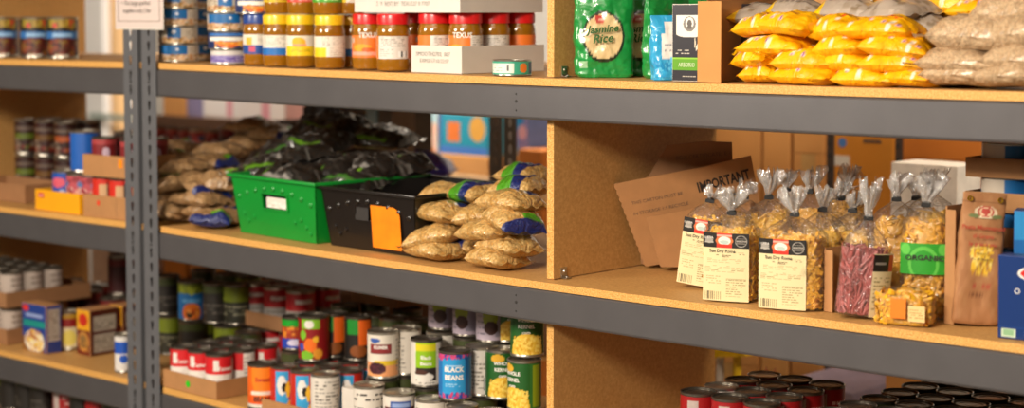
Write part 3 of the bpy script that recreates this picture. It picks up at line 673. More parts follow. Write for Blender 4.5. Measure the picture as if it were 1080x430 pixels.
for i, (px, py, Y, rz, lb) in enumerate([(840, 58, .21, 5, 'in the rank behind, under the pale bags at the left'), (890, 60, .22, -5, 'in the rank behind, under the pale bags in the middle'), (945, 62, .21, 3, 'in the rank behind, under the pale bags at the right'), (1000, 20, .24, 8, 'on top behind the small brown box'), (960, 6, .24, 20, 'highest at the back with red print')]):
    Z_ = ZA(px, py, Y-.05); X = XA(px, Y, Z_)
    o = bag('split_pea_bag', ymesh[(i+1) % 4], YB, X, Y, Z_, (0, R(4), R(rz)), 'yellow split pea bag '+lb, 'bag', G); o.scale = (1.15, 1, 1.6)
Xm = XA(1000, .17, 1.42); carton(Xm+.01, .22, ZT(0, Xm), .085, .16, .115, R(20), 'small brown cardboard box between the yellow pile and the clear rice bags', None, None, CARDD, 'cardboard_box', 'box')
# --- clear bags of rice
WR = grainmat('white_rice_bag', ['#d4b088', '#e2c49c', '#c8a27a'], 260, .5, .3, .12)
def clearcv(k, frost=True):
    cv = Cv(90, 60, '#cdbfae'); cv.al[:] = 0; cv.rng = np.random.RandomState(k+5)
    if frost: cv.rect(.18, .45, .8, 1, '#cdb8a2').spots(.15, .4, .85, .5, ['#cdb8a2'], 20, .05, .04)
    return cv
rmesh = [pillow_me(.14, .13, .05, clearcv(k, k != 1), k*7+4, lump=.005, bend=.003, flap=.02) for k in range(3)]
rl = [(1022, 94, .085, 0, 1.05, 'lowest in the pile, left'), (1075, 95, .07, -6, .9, 'lowest in the pile by the right edge'), (1020, 79, .08, 4, 1.15, 'second layer, left'), (1082, 76, .08, 0, .9, 'second layer, at the right edge of the photo'), (1035, 54, .09, 8, 1.25, 'top layer, largest one with a frosted top'), (1085, 52, .09, -8, .9, 'top layer, at the right edge of the photo'), (1075, 32, .12, 10, 1.1, 'highest at the right edge of the photo')]
for i, (px, py, Y, rz, sx, lb) in enumerate(rl):
    Z_ = ZA(px, py, Y-.055); X = XA(px, Y, Z_)
    o = bag('white_rice_bag', rmesh[i % 3 if i != 4 else 0], WR, X, Y, max(Z_, ZT(0, X)+.005), (R(-3), R(rz*.4), R(rz)), 'clear white rice bag, '+lb, 'bag', 'clear bags of rice piled at the right end of the top shelf'); o.scale = (sx*.95, 1, .95 if i < 4 else 1.25)
for i, (px, py, Y, rz) in enumerate([(1040, 6, .2, 10), (1075, 4, .2, -15)]):
    Z_ = ZA(px, py+14, Y-.05); X = XA(px, Y, Z_)
    bag('split_pea_bag', ymesh[i], YB, X, Y, Z_, (0, 0, R(rz)), 'yellow bag lying on the rice bags, '+['left one of the two', 'right one of the two'][i], 'bag', G)
# ================================================================ TOP SHELF, unit left of the post
cv = Cv(96, 44, '#17130f'); cv.rect(.34, .78, .66, 1, '#8f7c24').spots(.38, .72, .62, .98, ['#a78a2c', '#7b5c1e', '#c0392b'], 30, .02, .05).rect(.28, .48, .72, .66, '#2f6db0').rect(.4, .53, .6, .61, '#8fb8dc').ell(.5, .25, .2, .26, '#4f1d14').spots(.32, .03, .7, .46, ['#5a1c14', '#7d3a1e', '#7a5c1e', '#3f140e'], 90, .025, .05, True).rect(.42, .0, .56, .05, '#d8d0c0')
can_proto('dark_meal', .045, .118, cv, name='soup_can')
for px, lb in ((4, 'cut by the left edge of the photo'), (38, 'middle one of the three'), (66, 'right one, nearest the white wall gap')):
    X = XA(px, .15, 1.4); put('dark_meal', X, .15, ZT(0, X), .0, 'dark tall can with blue band, '+lb, 'can', 'dark stew cans on the top left shelf')
X = XA(-22, .22, 1.4); put('dark_meal', X, .30, ZT(0, X), .03, 'dark tall can standing farther back at the left edge', 'can', 'dark stew cans on the top left shelf')
# ================================================================ MIDDLE SHELF right of the divider
def on_plane(px, py, O, N):
    d = ray(px, py); t = (Vector(O)-CAM).dot(N)/d.dot(N); return CAM+d*t
def sheet(name, pxs, O, heading, lean, t, m, label, cat='cardboard', jag=None):
    # a stiff sheet standing in the plane through O; heading about z, leaning back
    Mr = Matrix.Translation(O) @ Euler((-lean, 0, heading)).to_matrix().to_4x4(); N = Mr.to_3x3() @ Vector((0, -1, 0))
    inv = Mr.inverted(); pts = [inv @ on_plane(x, y, O, N) for x, y in pxs]; pts = [(p.x, max(p.z, .004)) for p in pts]
    if jag:
        i, n, amp = jag; a, b = Vector(pts[i]), Vector(pts[(i+1) % len(pts)]); d = b-a; nn = Vector((-d.y, d.x)).normalized(); new = []
        for k in range(1, n):
            q = a+d*(k/n)+nn*amp*(1 if k % 2 else 0); new.append((q.x, max(.004, q.y)))
        pts = pts[:i+1]+new+pts[i+1:]
    o = thing(name, label, cat, O, 0); o.rotation_euler = (-lean, 0, heading)
    MB().poly(pts, t).build('cardboard_sheet', m, o)
    return o, inv
zb = ZT(1, 1.35)
oA, _ = sheet('cardboard_sheet', [(676, 281), (672, 205), (704, 153), (745, 149), (772, 150), (776, 270)], (1.395, .375, zb), R(38), R(-5), .004, CARDD, 'dark flattened cardboard box leaning at the back, its corner cut slanting')
oB, iB = sheet('cardboard_sheet', [(681, 281.5), (648, 194), (742, 176), (792, 164), (812, 268), (760, 270)], (1.375, .318, zb), R(42), R(-9), .004, CARD, 'flattened cardboard box with black IMPORTANT print leaning against the divider', jag=(0, 26, .003))
oC, iC = sheet('cardboard_sheet', [(697, 281.5), (682, 229), (735, 219), (790, 208), (800, 276), (740, 281.5)], (1.43, .30, zb), R(42), R(-3), .004, CARD, 'plain front flap of cardboard standing nearest behind the left pasta bags', jag=(0, 14, .002))
def on_sheet(o, s, size, px, py, m, rot, fit=None, bold=0):
    Mw = Matrix.Translation(o.location) @ o.rotation_euler.to_matrix().to_4x4(); p = Mw.inverted() @ on_plane(px, py, o.location, Mw.to_3x3() @ Vector((0, -1, 0)))
    return text(s, size, m, o, (p.x, -.0007, p.z), (0, -rot, 0), fit=fit, bold=bold)
on_sheet(oB, 'IMPORTANT', .031, 763, 191, mat('dark_box_ink', '#2e241c', .7), R(16), fit=.115, bold=.0010)
on_sheet(oB, 'NO VENTS', .011, 772, 207, GREYINK, R(14))
on_sheet(oB, 'THIS CARTON MUST BE', .0105, 693, 209, GREYINK, R(12)); on_sheet(oB, 'IN STORAGE 1:1 RECYCLE', .0105, 697, 220, GREYINK, R(12))
on_sheet(oA, 'BOX CERTIFICATE  E 1', .012, 742, 164, GREYINK, R(6))
# --- cellophane bags of dry noodles
FILM = filmmat(gl=.03, haze=.025); FILMC = filmmat('crinkled_film_top', haze=.30, gl=.22)
def noodle_me(w, d, z0, z1, kind, seed, n=330):
    rg = random.Random(seed); vs = []; fs = []
    for _ in range(n):
        a = rg.uniform(-PI, PI); z = rg.uniform(z0, z1)
        if a > .5 and a < PI-.5 and rg.random() < .7: a = -a
        top = max(0, (z-(z1-.02))/.02)
        hw, hd = w/2-.004-.012*top, d/2-.004-.010*top
        ca, sa = math.cos(a), math.sin(a); e = .55; rr = rg.uniform(.86, 1)
        c = Vector((hw*math.copysign(abs(ca)**e, ca)*rr, hd*math.copysign(abs(sa)**e, sa)*rr, z))
        nrm = Vector((ca*abs(ca), sa*abs(sa)*1.5, 0)).normalized(); tan = Vector((-nrm.y, nrm.x, 0))
        if kind == 'ribbon': th = rg.uniform(0, 2*PI); L_, W_ = rg.uniform(.018, .032), rg.uniform(.004, .007); curl = rg.uniform(-.4, .9)
        elif kind == 'strip': th = PI/2+rg.gauss(0, .35); L_, W_ = rg.uniform(.03, .06), .0045; curl = rg.uniform(-.2, .3)
        elif kind == 'flat': th = rg.gauss(0, .45); L_, W_ = rg.uniform(.03, .06), rg.uniform(.005, .008); curl = rg.uniform(-.2, .35)
        else: th = rg.uniform(0, 2*PI); L_, W_ = rg.uniform(.012, .02), .006; curl = rg.uniform(1.0, 2.2)
        u = tan*math.cos(th)+Vector((0, 0, 1))*math.sin(th); v = nrm.cross(u); b = len(vs); S = 5
        for k in range(S+1):
            t = k/S-.5; off = nrm*(-curl*L_*t*t*1.6+math.sin(k*1.9+seed)*.0012); q = c+u*L_*t+off
            q.z = max(z0, min(z1+.004, q.z)); q.x = max(-w/2+.002, min(w/2-.002, q.x)); q.y = max(-d/2+.0015, min(d/2-.0015, q.y))
            for sgn in (-1, 0, 1): vs.append(q+v*W_/2*sgn+nrm*(.0012 if sgn == 0 else 0))
        for k in range(S):
            for j in (0, 1): i0 = b+3*k+j; fs.append((i0, i0+1, i0+4, i0+3))
    # core so that nothing shows through
    core = interp([(z0, w/2-.010, d/2-.010, 3, 0, 0, 0), (z1-.015, w/2-.010, d/2-.010, 3, 0, 0, 0), (z1-.003, w/2-.025, d/2-.018, 2.4, 0, 0, 0)], 3); n0 = 28; b = len(vs)
    for (z, hw, hd, ex, _, _, _) in core:
        for k in range(n0):
            a = 2*PI*k/n0; e = 2/ex; vs.append((hw*math.copysign(abs(math.cos(a))**e, math.cos(a)), hd*math.copysign(abs(math.sin(a))**e, math.sin(a)), z))
    for i in range(len(core)-1):
        for k in range(n0): fs.append((b+i*n0+k, b+i*n0+(k+1) % n0, b+(i+1)*n0+(k+1) % n0, b+(i+1)*n0+k))
    fs.append([b+(len(core)-1)*n0+k for k in range(n0)])
    return mesh(vs, fs, True, 40, name='noodles')
NOODC = {}
def noodmat(col): return mat('noodle_'+col[1:], col, .45, 0, .22, 60, .2)
def plabel():
    cv = Cv(110, 150, '#e6d5a4'); cv.rect(0, .78, 1, 1, '#1d1915').rect(.31, .78, .64, 1, '#d5402c').ell(.475, .885, .19, .07, '#d87038').ell(.475, .885, .135, .062, '#ece6da').ell(.475, .865, .10, .03, '#b9c9bf').rect(.31, .945, .64, .975, '#e9a898').rect(.31, .79, .64, .83, '#d9301f')
    cv.ell(.83, .885, .125, .085, '#a9a39a').ell(.83, .885, .11, .075, '#1d1915').rect(.73, .875, .93, .90, '#b5aea4').rect(.74, .85, .92, .857, '#8d867c').rect(.74, .92, .92, .927, '#8d867c').ell(.14, .89, .09, .05, '#a29c93').rect(.05, .845, .24, .865, '#b5aea4')
    cv.lines(.3, .66, .62, .69, 1, '#8b7c58').lines(.76, .68, .92, .73, 2, '#8b7c58').lines(.1, .56, .88, .63, 3, '#a89768').lines(.05, .42, .92, .53, 5, '#a89768').lines(.08, .24, .4, .38, 4, '#b3a273').lines(.52, .06, .94, .33, 8, '#a08f62').rect(.52, .33, .94, .335, '#8a7a50').bars(.05, .02, .42, .14, '#5a4c38', '#e0cf9c')
    return cv
PL = plabel()
def cello(X, Y, rz, w, d, hf, hn, crown, kind, col, seed, label, lab=None, tilt=(0, 0), n=330, name='pasta_bag', cat='pasta bag', group='cellophane bags of dry pasta', cw=.022):
    o = thing(name, label, cat, (X, Y, ZT(1, X)+.001+abs(math.sin(tilt[1]))*w*.5), rz, group); o.rotation_euler = (tilt[0], tilt[1], rz)
    k = prop(link('dry_pasta', noodle_me(w, d, .004, hf, kind, seed, n), noodmat(col), o), kind='stuff')
    lv = interp([(0, w*.45, d*.45, 4, 0, 0, 0), (.004, w*.5, d*.5, 3.6, 0, 0, .0), (hf*.6, w*.505, d*.51, 3.2, 0, 0, .004), (hf, w*.49, d*.47, 2.8, 0, 0, .012)], 5)[:-1]
    sh = [(hf, w*.49, d*.47, 2.8, 0, 0, .012), (hf+(hn-hf)*.35, w*.38, d*.38, 2.4, 0, 0, .04), (hf+(hn-hf)*.7, w*.18, d*.24, 2.1, 0, 0, .09), (hn-.004, .007, .007, 2, 0, 0, .12), (hn, .0055, .0055, 2, 0, 0, .1)]
    link('cellophane_bag', loft_me(lv+interp(sh, 4), 72, None, w, hn, seed=seed, pk=13, lump=.002, captop=False), FILM, o)
    cr = [(hn, .0055, .0055, 2, 0, 0, .1), (hn+crown*.25, cw*.35, .009, 2, .0, 0, .25), (hn+crown*.6, cw*.72, .015, 2, .003, 0, .42), (hn+crown, cw, .019, 2, .005, 0, .5)]
    me = loft_me(interp(cr, 4), 60, None, None, None, seed=seed*1.7, pk=9, lump=.006, cap=False)
    for v in me.vertices:
        f = max(0, (v.co.z-hn)/crown); a = math.atan2(v.co.y, v.co.x); v.co.z += f*f*.010*math.sin(a*5+seed)+f*.006*math.sin(a*11+seed*3); v.co.x += f*.010*math.sin(seed*2.1)
    link('gathered_top', me, FILMC, o)
    MB().lathe([(.0062, hn-.005), (.0075, hn-.003), (.0075, hn+.003), (.0062, hn+.005)], 14).box(-.009, .009, -.0085, -.0065, hn-.004, hn+.003).build('twist_tie', TIE, o)
    if lab:
        lw, lh, lx, z0 = lab
        l = link('label', panel(PL, lw, lh, .004), PRINT, o, (lx, -d/2-.0035, z0))
        text('Sun Dry Roma', .0088, INK, l, (-.006, -.0008, lh*.735), (0, 0, 0), bold=.0001); text('PASTA', .005, GREYINK, l, (0, -.0008, lh*.655)); text('U.S.DA', .006, WINK, l, (-lw*.36, -.001, lh*.93)); text('STONE', .006, INK, l, (lw*.33, -.001, lh*.887))
    return o
YN = '#eab02c'
# front row
X = XA(772, .075, 1.0); cello(X, .075, R(18), .108, .066, .138, .168, .036, 'ribbon', YN, 3, 'front pasta bag with cream label, tied under a crumpled clear top, second from left', (.092, .131, -.002, .001))
X = XA(833, .065, 1.0); cello(X+.008, .070, R(16), .124, .068, .140, .176, .042, 'ribbon', '#e4a82a', 5, 'wide pasta bag with cream label and yellow noodles showing to the right of it', (.092, .131, -.014, .001), cw=.019)
X = XA(733, .155, 1.0); cello(X+.006, .165, R(20), .088, .058, .136, .172, .020, 'ribbon', YN, 7, 'pasta bag leaning right at the left end, its cream label tilted', (.080, .134, -.002, .001), tilt=(0, R(7)))
X = XA(903, .05, 1.0); cello(X, .060, R(30), .088, .056, .122, .178, .062, 'strip', '#b05a55', 11, 'bag of dusky pink noodle strips with a tall white gathered top', None, tilt=(0, R(5)), n=420, cw=.016)
X = XA(974, .13, 1.0); og = cello(X, .135, R(24), .085, .06, .175, .205, .045, 'ribbon', '#e2a62c', 13, 'tall pasta bag with a bright green organic band, standing behind the lying bag', None)
# pink bag's label on its right side and the green band
o = bpy.data.objects['pasta_bag.003'] if 'pasta_bag.003' in bpy.data.objects else None
cvp = Cv(60, 110, '#e3d2a6'); cvp.rect(0, .72, 1, .98, '#1d1915').rect(.75, .72, 1, .98, '#c9402c').lines(.1, .1, .9, .65, 9, '#a08f62').rect(.1, .83, .6, .86, '#8d867c')
if o: link('label', panel(cvp, .045, .115, .003), PRINT, o, (.036, -.0285, .004), (0, 0, R(42)))
cvg = Cv(90, 40, '#2f9a2c'); cvg.ell(.5, .35, .32, .55, '#5fc04a').ell(.5, .33, .26, .44, '#2f9a2c').ell(.12, .8, .1, .18, '#5fc04a').ell(.9, .8, .1, .18, '#5fc04a')
lg = link('organic_band', panel(cvg, .084, .056, .008), PRINT, og, (0, -.0365, .082)); text('ORGANIC', .013, INK, lg, (.002, -.0012, .030), fit=.068, bold=.0003)
# lying bag of flat yellow noodles
def lying(X, Y, rz):
    o = thing('pasta_bag', 'small bag of flat yellow noodles lying on its side with an orange sticker', 'pasta bag', (X, Y, ZT(1, X)), rz, 'cellophane bags of dry pasta')
    me = noodle_me(.105, .06, .004, .056, 'flat', 21, 300)
    prop(link('dry_pasta', me, noodmat('#e8ac1c'), o), kind='stuff')
    link('cellophane_bag', loft_me(interp([(0, .048, .026, 3.5, 0, 0, 0), (.004, .054, .031, 3.2, 0, 0, 0), (.045, .055, .032, 3, 0, 0, .01), (.062, .040, .020, 2.4, 0, 0, .03), (.066, .012, .006, 2, 0, 0, .02)], 5), 60, None, .11, .06, seed=8, lump=.003, pk=9), FILM, o)
    sticker(o, (-.004, -.0345, .014), 0, 0, '#f07d12', 'orange_sticker', (.028, .036)); c2 = Cv(30, 30, '#e8c98a'); c2.lines(.1, .2, .9, .8, 4, '#b08a4a'); link('paper_label', panel(c2, .03, .028), PRINT, o, (.029, -.0345, .010))
    return o
X = XA(954, .05, 1.0); lying(X, .055, R(14))
# rear bags: column px of the tie, py of the tie, depth
rear = [(772, 211, .24, .022, 'ribbon', 'behind the two left labelled bags, its tie left of the others'), (786, 208, .30, .035, 'ribbon', 'third rank, with a short top beside the tall flared one'), (811, 208, .19, .065, 'ribbon', 'with the widest flared clear top between the two front labels'), (829, 200, .33, .045, 'shell', 'rear rank, its top leaning left of centre'),
        (854, 202, .27, .05, 'ribbon', 'with a crumpled top above the wide front bag'), (868, 221, .155, .05, 'shell', 'just right of the wide front bag with a black tie low down'), (887, 209, .24, .04, 'ribbon', 'rear bag between the wide bag and the pink noodles'), (894, 194, .36, .04, 'ribbon', 'tallest rear bag, its small top against the orange box'),
        (900, 222, .20, .035, 'shell', 'low bag mostly hidden behind the pink noodles'), (946, 210, .20, .055, 'ribbon', 'behind the pink and green bags with a tall ruffled top'), (966, 209, .27, .04, 'shell', 'rear bag with its top leaning left, above the green band'), (983, 202, .25, .045, 'ribbon', 'rearmost bag by the brown paper bag with a dark top')]
for i, (px, py, Y, cr, kd, lb) in enumerate(rear):
    z = ZA(px, py, Y); X = XA(px, Y, z); hn = z-ZT(1, X); hf = hn-.036
    cello(X, Y, R(15+9*(i % 4)), .092, .060, hf, hn, cr*.72, kd, ['#e0a834', '#d29a2c', '#e6b23a'][i % 3], 30+i*3, 'clear pasta bag '+lb, None, n=260, cw=.017)
# cardboard partitions between the bags
for i, (px, Y, dpt, h, lb) in enumerate([(869, .075, .16, .118, 'upright brown cardboard strip between the wide pasta bag and the pink noodles'), (996, .10, .25, .21, 'tall upright brown cardboard strip left of the brown paper bag')]):
    X = XA(px, Y, 1.0); o = thing('cardboard_strip', lb, 'cardboard', (X, Y, ZT(1, X)), R(-8 if i == 0 else -4)); MB().box(0, .003, 0, dpt, 0, h).box(.003, .02, 0, .003, 0, h*.97).build('cardboard_panel', CARD, o)
# --- brown paper bag with grommets
cv = Cv(90, 240, '#a9754a')
cv.spots(0, 0, 1, 1, ['#a36f45', '#ae7c50'], 60, .05, .04).rect(0, .93, 1, .937, '#8b5d38').ell(.54, .855, .24, .05, '#dccaa8').ell(.54, .86, .17, .043, '#b13f33').ell(.54, .86, .135, .033, '#dcc09a').ell(.50, .865, .055, .020, '#b13f33').ell(.58, .865, .055, .020, '#b13f33').ell(.54, .85, .05, .017, '#b13f33').ell(.30, .825, .12, .016, '#6e7a4a').ell(.78, .825, .12, .016, '#6e7a4a').rect(.3, .805, .78, .813, '#7a5a3a')
cv.spots(.28, .40, .72, .60, ['#e6b92f', '#f0cb4a', '#c98f1c', '#f4dc7a'], 120, .03, .014).lines(.3, .26, .78, .31, 2, '#b1523c').lines(.12, .10, .9, .20, 4, '#5d3c22').lines(.3, .22, .7, .235, 1, '#7a4a2c')
def paperbag(X, Y, rz):
    w, d, h = .082, .05, .232
    o = thing('paper_bag', 'brown paper pasta bag with red script, heart crest and two brass eyelets', 'bag', (X, Y, ZT(1, X)+.0035), rz); o.rotation_euler = (0, R(3.5), rz)
    lv = [(0, w*.47, d*.44, 6, 0, 0, 0), (.005, w*.5, d*.5, 6, 0, 0, 0), (h*.5, w*.49, d*.5, 5, 0, 0, 0), (h*.75, w*.47, d*.36, 4, 0, -.002, 0), (h*.88, w*.46, d*.12, 3, 0, -.010, 0), (h, w*.455, .003, 3, 0, -.013, 0)]
    link('paper_body', loft_me(interp(lv, 14), 180, cv, w, h, seed=4, lump=.003, base=lin('#a9754a')), MATP, o)
    red = mat('red_script_ink', '#b5442f', .6)
    for s_, z, sz in (('Pasta Montepulo', .172, .011), ('di Grano', .157, .010), ('le grano piu', .143, .010)): text(s_, sz, red, o, (0, -.0305 if z < .165 else -.0275, z), bold=.0002)
    text('Bassoli', .007, mat('brown_ink', '#5a3a24', .6), o, (0, -.0315, .127)); text('dal 1898 pasta', .006, MATS['brown_ink'], o, (0, -.0315, .117))
    for sx in (-1, 1): MB().lathe([(.0022, 0), (.003, .001), (.0045, .0012), (.0052, 0)], 20, Matrix.Translation((sx*.026, -.0205, h*.955)) @ Matrix.Rotation(PI/2, 4, 'X')).build('eyelet', mat('brass_eyelet', '#c9a227', .3, .9), o, True)
    return o
X = XA(1026, .12, 1.0); paperbag(X, .125, R(36))
# --- dark blue pasta boxes at the right edge
cv = Cv(100, 120, '#12336f'); cv.rect(0, .13, 1, .14, '#1d4488').ell(.62, .80, .40, .12, '#ece8e0').ell(.62, .80, .37, .10, '#cf2420').spots(.4, .2, .95, .45, ['#e2aa2c', '#f2c94a', '#d18f1c'], 90, .05, .03).rect(.04, .015, .2, .12, '#c9d8c0').rect(.06, .03, .18, .105, '#8bb58c').lines(.3, .05, .9, .11, 2, '#7f97c4').spots(.55, .48, .9, .58, ['#e2aa2c'], 20, .04, .02)
cv2 = Cv(30, 40, '#12336f')
X = XA(1050.5, .035, 1.0); wb2 = .16
o = carton(X+wb2/2+.004, .035+.018, ZT(1, X+.05), wb2, .034, .142, R(3), 'dark blue pasta box with a red oval emblem at the right edge of the shelf', cv, cv2, mat('navy_card', '#12336f', .4), 'pasta_box', 'box')
text('Barilla', .021, WINK, o, (.018, -.0178, .114), bold=.0005); text('O', .014, WINK, o, (-.045, -.0178, .082)); text('PENNE', .011, WINK, o, (.0, -.0178, .075))
cv = Cv(60, 100, '#1f67ad'); cv.rect(0, 0, .35, .36, '#e8b92c').rect(0, .75, 1, 1, '#2f8fce').ell(.7, .5, .3, .2, '#cfe0ee')
X = XA(1064, .17, 1.05); carton(X+.07, .20, ZT(1, X), .13, .05, .205, R(20), 'taller mid blue box with a yellow corner behind the dark blue one', cv, None, mat('blue_card', '#1c5a9c', .4), 'pasta_box', 'box')
# --- stacked trays of flat cans behind the paper bag
Yt = .36; Xl = XA(1009, Yt-.14, 1.1)
can_proto('chicken_c', .050, .0575, can_cv, name='chicken_can')
hz5 = ZA(1040, 187, Yt-.12)-ZT(1, Xl+.15); nt5 = max(3, round(hz5/.0615)); pit = hz5/nt5
for k in range(nt5+1):
    z = ZT(1, Xl+.15)+k*pit+.001
    o = tray(Xl+.17, Yt, z, .33, .24, .036, R(0), CARD, f'brown cardboard tray of flat cans behind the paper bag, {(["lowest", "second from the shelf", "third from the shelf", "fourth from the shelf", "fifth from the shelf"]+["high"]*5)[k]}', 'cardboard_tray', 'tray', 'stacked trays of flat cans')
    for i in range(3):
        for j in range(2):
            if k < nt5-1 and (i or j): continue
            put('chicken_c', Xl+.065+i*.104, Yt-.066+j*.104, z+.0036, (.13, -.12, .02)[i]+.05*j, f'flat can in the {(["lowest", "second", "third", "fourth", "fifth"]+["high"]*5)[k]} tray behind the paper bag, {["front", "rear"][j]} row, {NTH[i]} from left', 'can', 'flat cans in the stacked trays')
# ================================================================ MIDDLE SHELF left of the divider
def crate(name, X, Y, rz, w, d, h, m, label, hole, inner, taper=.10, rim=.008):
    o = thing(name, label, 'crate', (X, Y, ZT(1, X)), rz, 'plastic stacking crates'); o.rotation_euler = (0, slope(X, ZT(1, X)), rz)
    k = 1-taper; hx0, hx1, hz0, hz1 = hole
    def q(mb, pts): mb.add(pts, [(0, 1, 2, 3)])
    def wall(mb, A, B, hol):                             # wall from A to B (top corners), tapering below
        t = .003
        def P(u, v, off):
            a = A*(k+(1-k)*v); b = B*(k+(1-k)*v); p = a.lerp(b, u); n = Vector((A.y-B.y, B.x-A.x, 0)).normalized()
            return (p.x-n.x*off*-1, p.y-n.y*off*-1, v*h)
        us = [0, hx0, hx1, 1] if hol else [0, 1]; vs_ = [0, hz0, hz1, 1] if hol else [0, 1]
        for i in range(len(us)-1):
            for j in range(len(vs_)-1):
                if hol and i == 1 and j == 1: continue
                c = [(us[i], vs_[j]), (us[i+1], vs_[j]), (us[i+1], vs_[j+1]), (us[i], vs_[j+1])]
                mb.add([P(u, v, 0) for u, v in c]+[P(u, v, t) for u, v in c], [(0, 1, 2, 3), (7, 6, 5, 4), (0, 4, 5, 1), (1, 5, 6, 2), (2, 6, 7, 3), (3, 7, 4, 0)])
        return P
    c = [Vector((-w/2, -d/2, 0)), Vector((w/2, -d/2, 0)), Vector((w/2, d/2, 0)), Vector((-w/2, d/2, 0))]
    mb = MB(); P = wall(mb, c[0], c[1], True)
    for i in range(1, 4): wall(mb, c[i], c[(i+1) % 4], False)
    mb.box(-w/2*k, w/2*k, -d/2*k, d/2*k, 0, .004)
    rm = MB()
    for x0, x1, y0, y1 in ((-w/2-rim, w/2+rim, -d/2-rim, -d/2+.002), (-w/2-rim, w/2+rim, d/2-.002, d/2+rim), (-w/2-rim, -w/2+.002, -d/2+.002, d/2-.002), (w/2-.002, w/2+rim, -d/2+.002, d/2-.002)):
        rm.bbox(x0, x1, y0, y1, h-.007, h+.001, .0015)
    rm.build('rim', m, o, True)
    bm_ = mb
    for side in (0,):
        for i in range(9):                                # scalloped relief arching over the handle opening
            u = .06+.88*i/8; v = .60+.22*math.sin(PI*(i+.4)/8.8)
            p = P(u, v, -.001); bm_.lathe([(.0075, 0), (.006, .002), (.003, .0035), (0, .004)], 12, Matrix.Translation(p) @ Matrix.Rotation(PI/2, 4, 'X'))
        for u, v in ((.10, .34), (.14, .22), (.22, .30), (.82, .36), (.88, .24), (.74, .30), (.93, .14)):
            p = P(u, v, -.001); bm_.lathe([(.006, 0), (.005, .002), (0, .003)], 12, Matrix.Translation(p) @ Matrix.Rotation(PI/2, 4, 'X'))
    bm_.build('crate_body', m, o, True, 30)
    fr = MB(); t = .0035
    for a, b, c2, d2 in ((hx0-.015, hx1+.015, hz1, hz1+.03), (hx0-.015, hx1+.015, hz0-.03, hz0), (hx0-.02, hx0, hz0, hz1), (hx1, hx1+.02, hz0, hz1)):
        cc = [P(a, c2, -t), P(b, c2, -t), P(b, d2, -t), P(a, d2, -t)]; ce = [P(a, c2, .0005), P(b, c2, .0005), P(b, d2, .0005), P(a, d2, .0005)]
        fr.add(cc+ce, [(0, 1, 2, 3), (7, 6, 5, 4), (0, 4, 5, 1), (1, 5, 6, 2), (2, 6, 7, 3), (3, 7, 4, 0)])
    fr.build('handle_frame', m, o)
    return o, P
GP = mat('green_crate_plastic', '#0b8a2e', .38, 0, .04, 8, 0, .15); BP = mat('black_crate_plastic', '#1a1513', .3, 0, .05, 8, 0, .3)
def crate_at(name, pxl, pxr, Y, rz, h, m, label, hole, d=.36):
    xl = XA(pxl, Y, 1.11); xr = XA(pxr, Y, 1.11); w = (xr-xl)/math.cos(rz)
    return crate(name, (xl+xr)/2-math.sin(rz)*d/2, Y+d/2, rz, w, d, h, m, label, hole, None), w
(gc, Pg), gw = crate_at('plastic_crate', 241, 334, .055, R(-2), .148, GP, 'green plastic crate with a handle opening, heaped with dark plastic bags', (.36, .66, .48, .72))
cvw = Cv(40, 20, '#e2dcd2'); cvw.spots(0, 0, 1, .5, ['#c9c0b2', '#f0ece4'], 20, .08, .1)
p = Pg(.51, .50, -.002); link('white_label', panel(cvw, .085, .026), PRINT, gc, (p[0]+.004, p[1]+.004, p[2]-.001))
(bc, Pb), bw = crate_at('plastic_crate', 337, 438, .060, R(-1), .142, BP, 'black plastic crate with an orange sticker, right of the green crate', (.37, .62, .50, .72))
p0 = Pb(.62, .05, -.002); om = mat('orange_sticker_paper', '#ff8a0a', .5)
MB().poly([(0, 0), (.098, 0), (.098, .082), (.090, .094), (.078, .099), (0, .099)], .0008).build('orange_sticker', om, bc, loc=(p0[0]-.022, p0[1]-.0065, p0[2]+.004), rot=(R(5), 0, 0))
MB().poly([(0, 0), (.045, 0), (.045, .032), (0, .032)], .001).build('crate_recess', DARKSTEEL, bc, loc=(Pb(.36, .5, -.005)))
# dark plastic bags heaped over the crates
DB = printed('dark_glossy_bag', .28, 0, .9, .8, 20)
def darkcv(k):
    cv = Cv(80, 60, '#23211f'); cv.rng = np.random.RandomState(k+40)
    for _ in range(3): u = cv.rng.uniform(.05, .8); v0 = cv.rng.uniform(0, .6); cv.rect(u, v0, u+.05, v0+.4, ['#4f7a1e', '#79b32a', '#6e6a66'][cv.rng.randint(3)])
    cv.spots(0, 0, 1, 1, ['#35322f', '#191716', '#54514d'], 70, .07, .03)
    cv.rect(.3, .05, .8, .14, ['#5d8f22', '#8b8782', '#3c6b2a'][k % 3]); return cv
dmesh = [pillow_me(.20, .15, .05, darkcv(k), k*11+5, lump=.008, bend=.010, waist=.15) for k in range(4)]
dl = [(288, 176, .20, 20, 12, 'draped over the left front of the green crate'), (318, 168, .24, -30, 8, 'with a green stripe on top of the green crate heap'), (300, 160, .32, 40, 18, 'at the back left of the heap'), (335, 150, .36, 10, 0, 'highest in the middle of the heap'), (352, 178, .26, -12, 6, 'resting across both crates'), (385, 176, .30, 15, 0, 'over the black crate, left part'), (418, 176, .38, -20, 0, 'over the black crate, right part'), (350, 132, .48, 5, 0, 'dark one at the very back of the heap'), (400, 146, .50, 15, 0, 'at the back right of the heap'), (310, 186, .16, 0, -4, 'lowest, just inside the green crate rim'), (372, 190, .24, 8, 0, 'lying low inside the black crate, left side'), (270, 186, .22, 10, 6, 'at the left inside the green crate')]
for i, (px, py, Y, rz, tl, lb) in enumerate(dl):
    z = ZA(px, py+8, Y-.04); X = XA(px, Y, z); o = bag('dark_plastic_bag', dmesh[i % 4], DB, X, Y, z, (R(8), R(-tl), R(rz)), 'dark glossy bag '+lb, 'bag', 'dark plastic bags heaped in the crates')
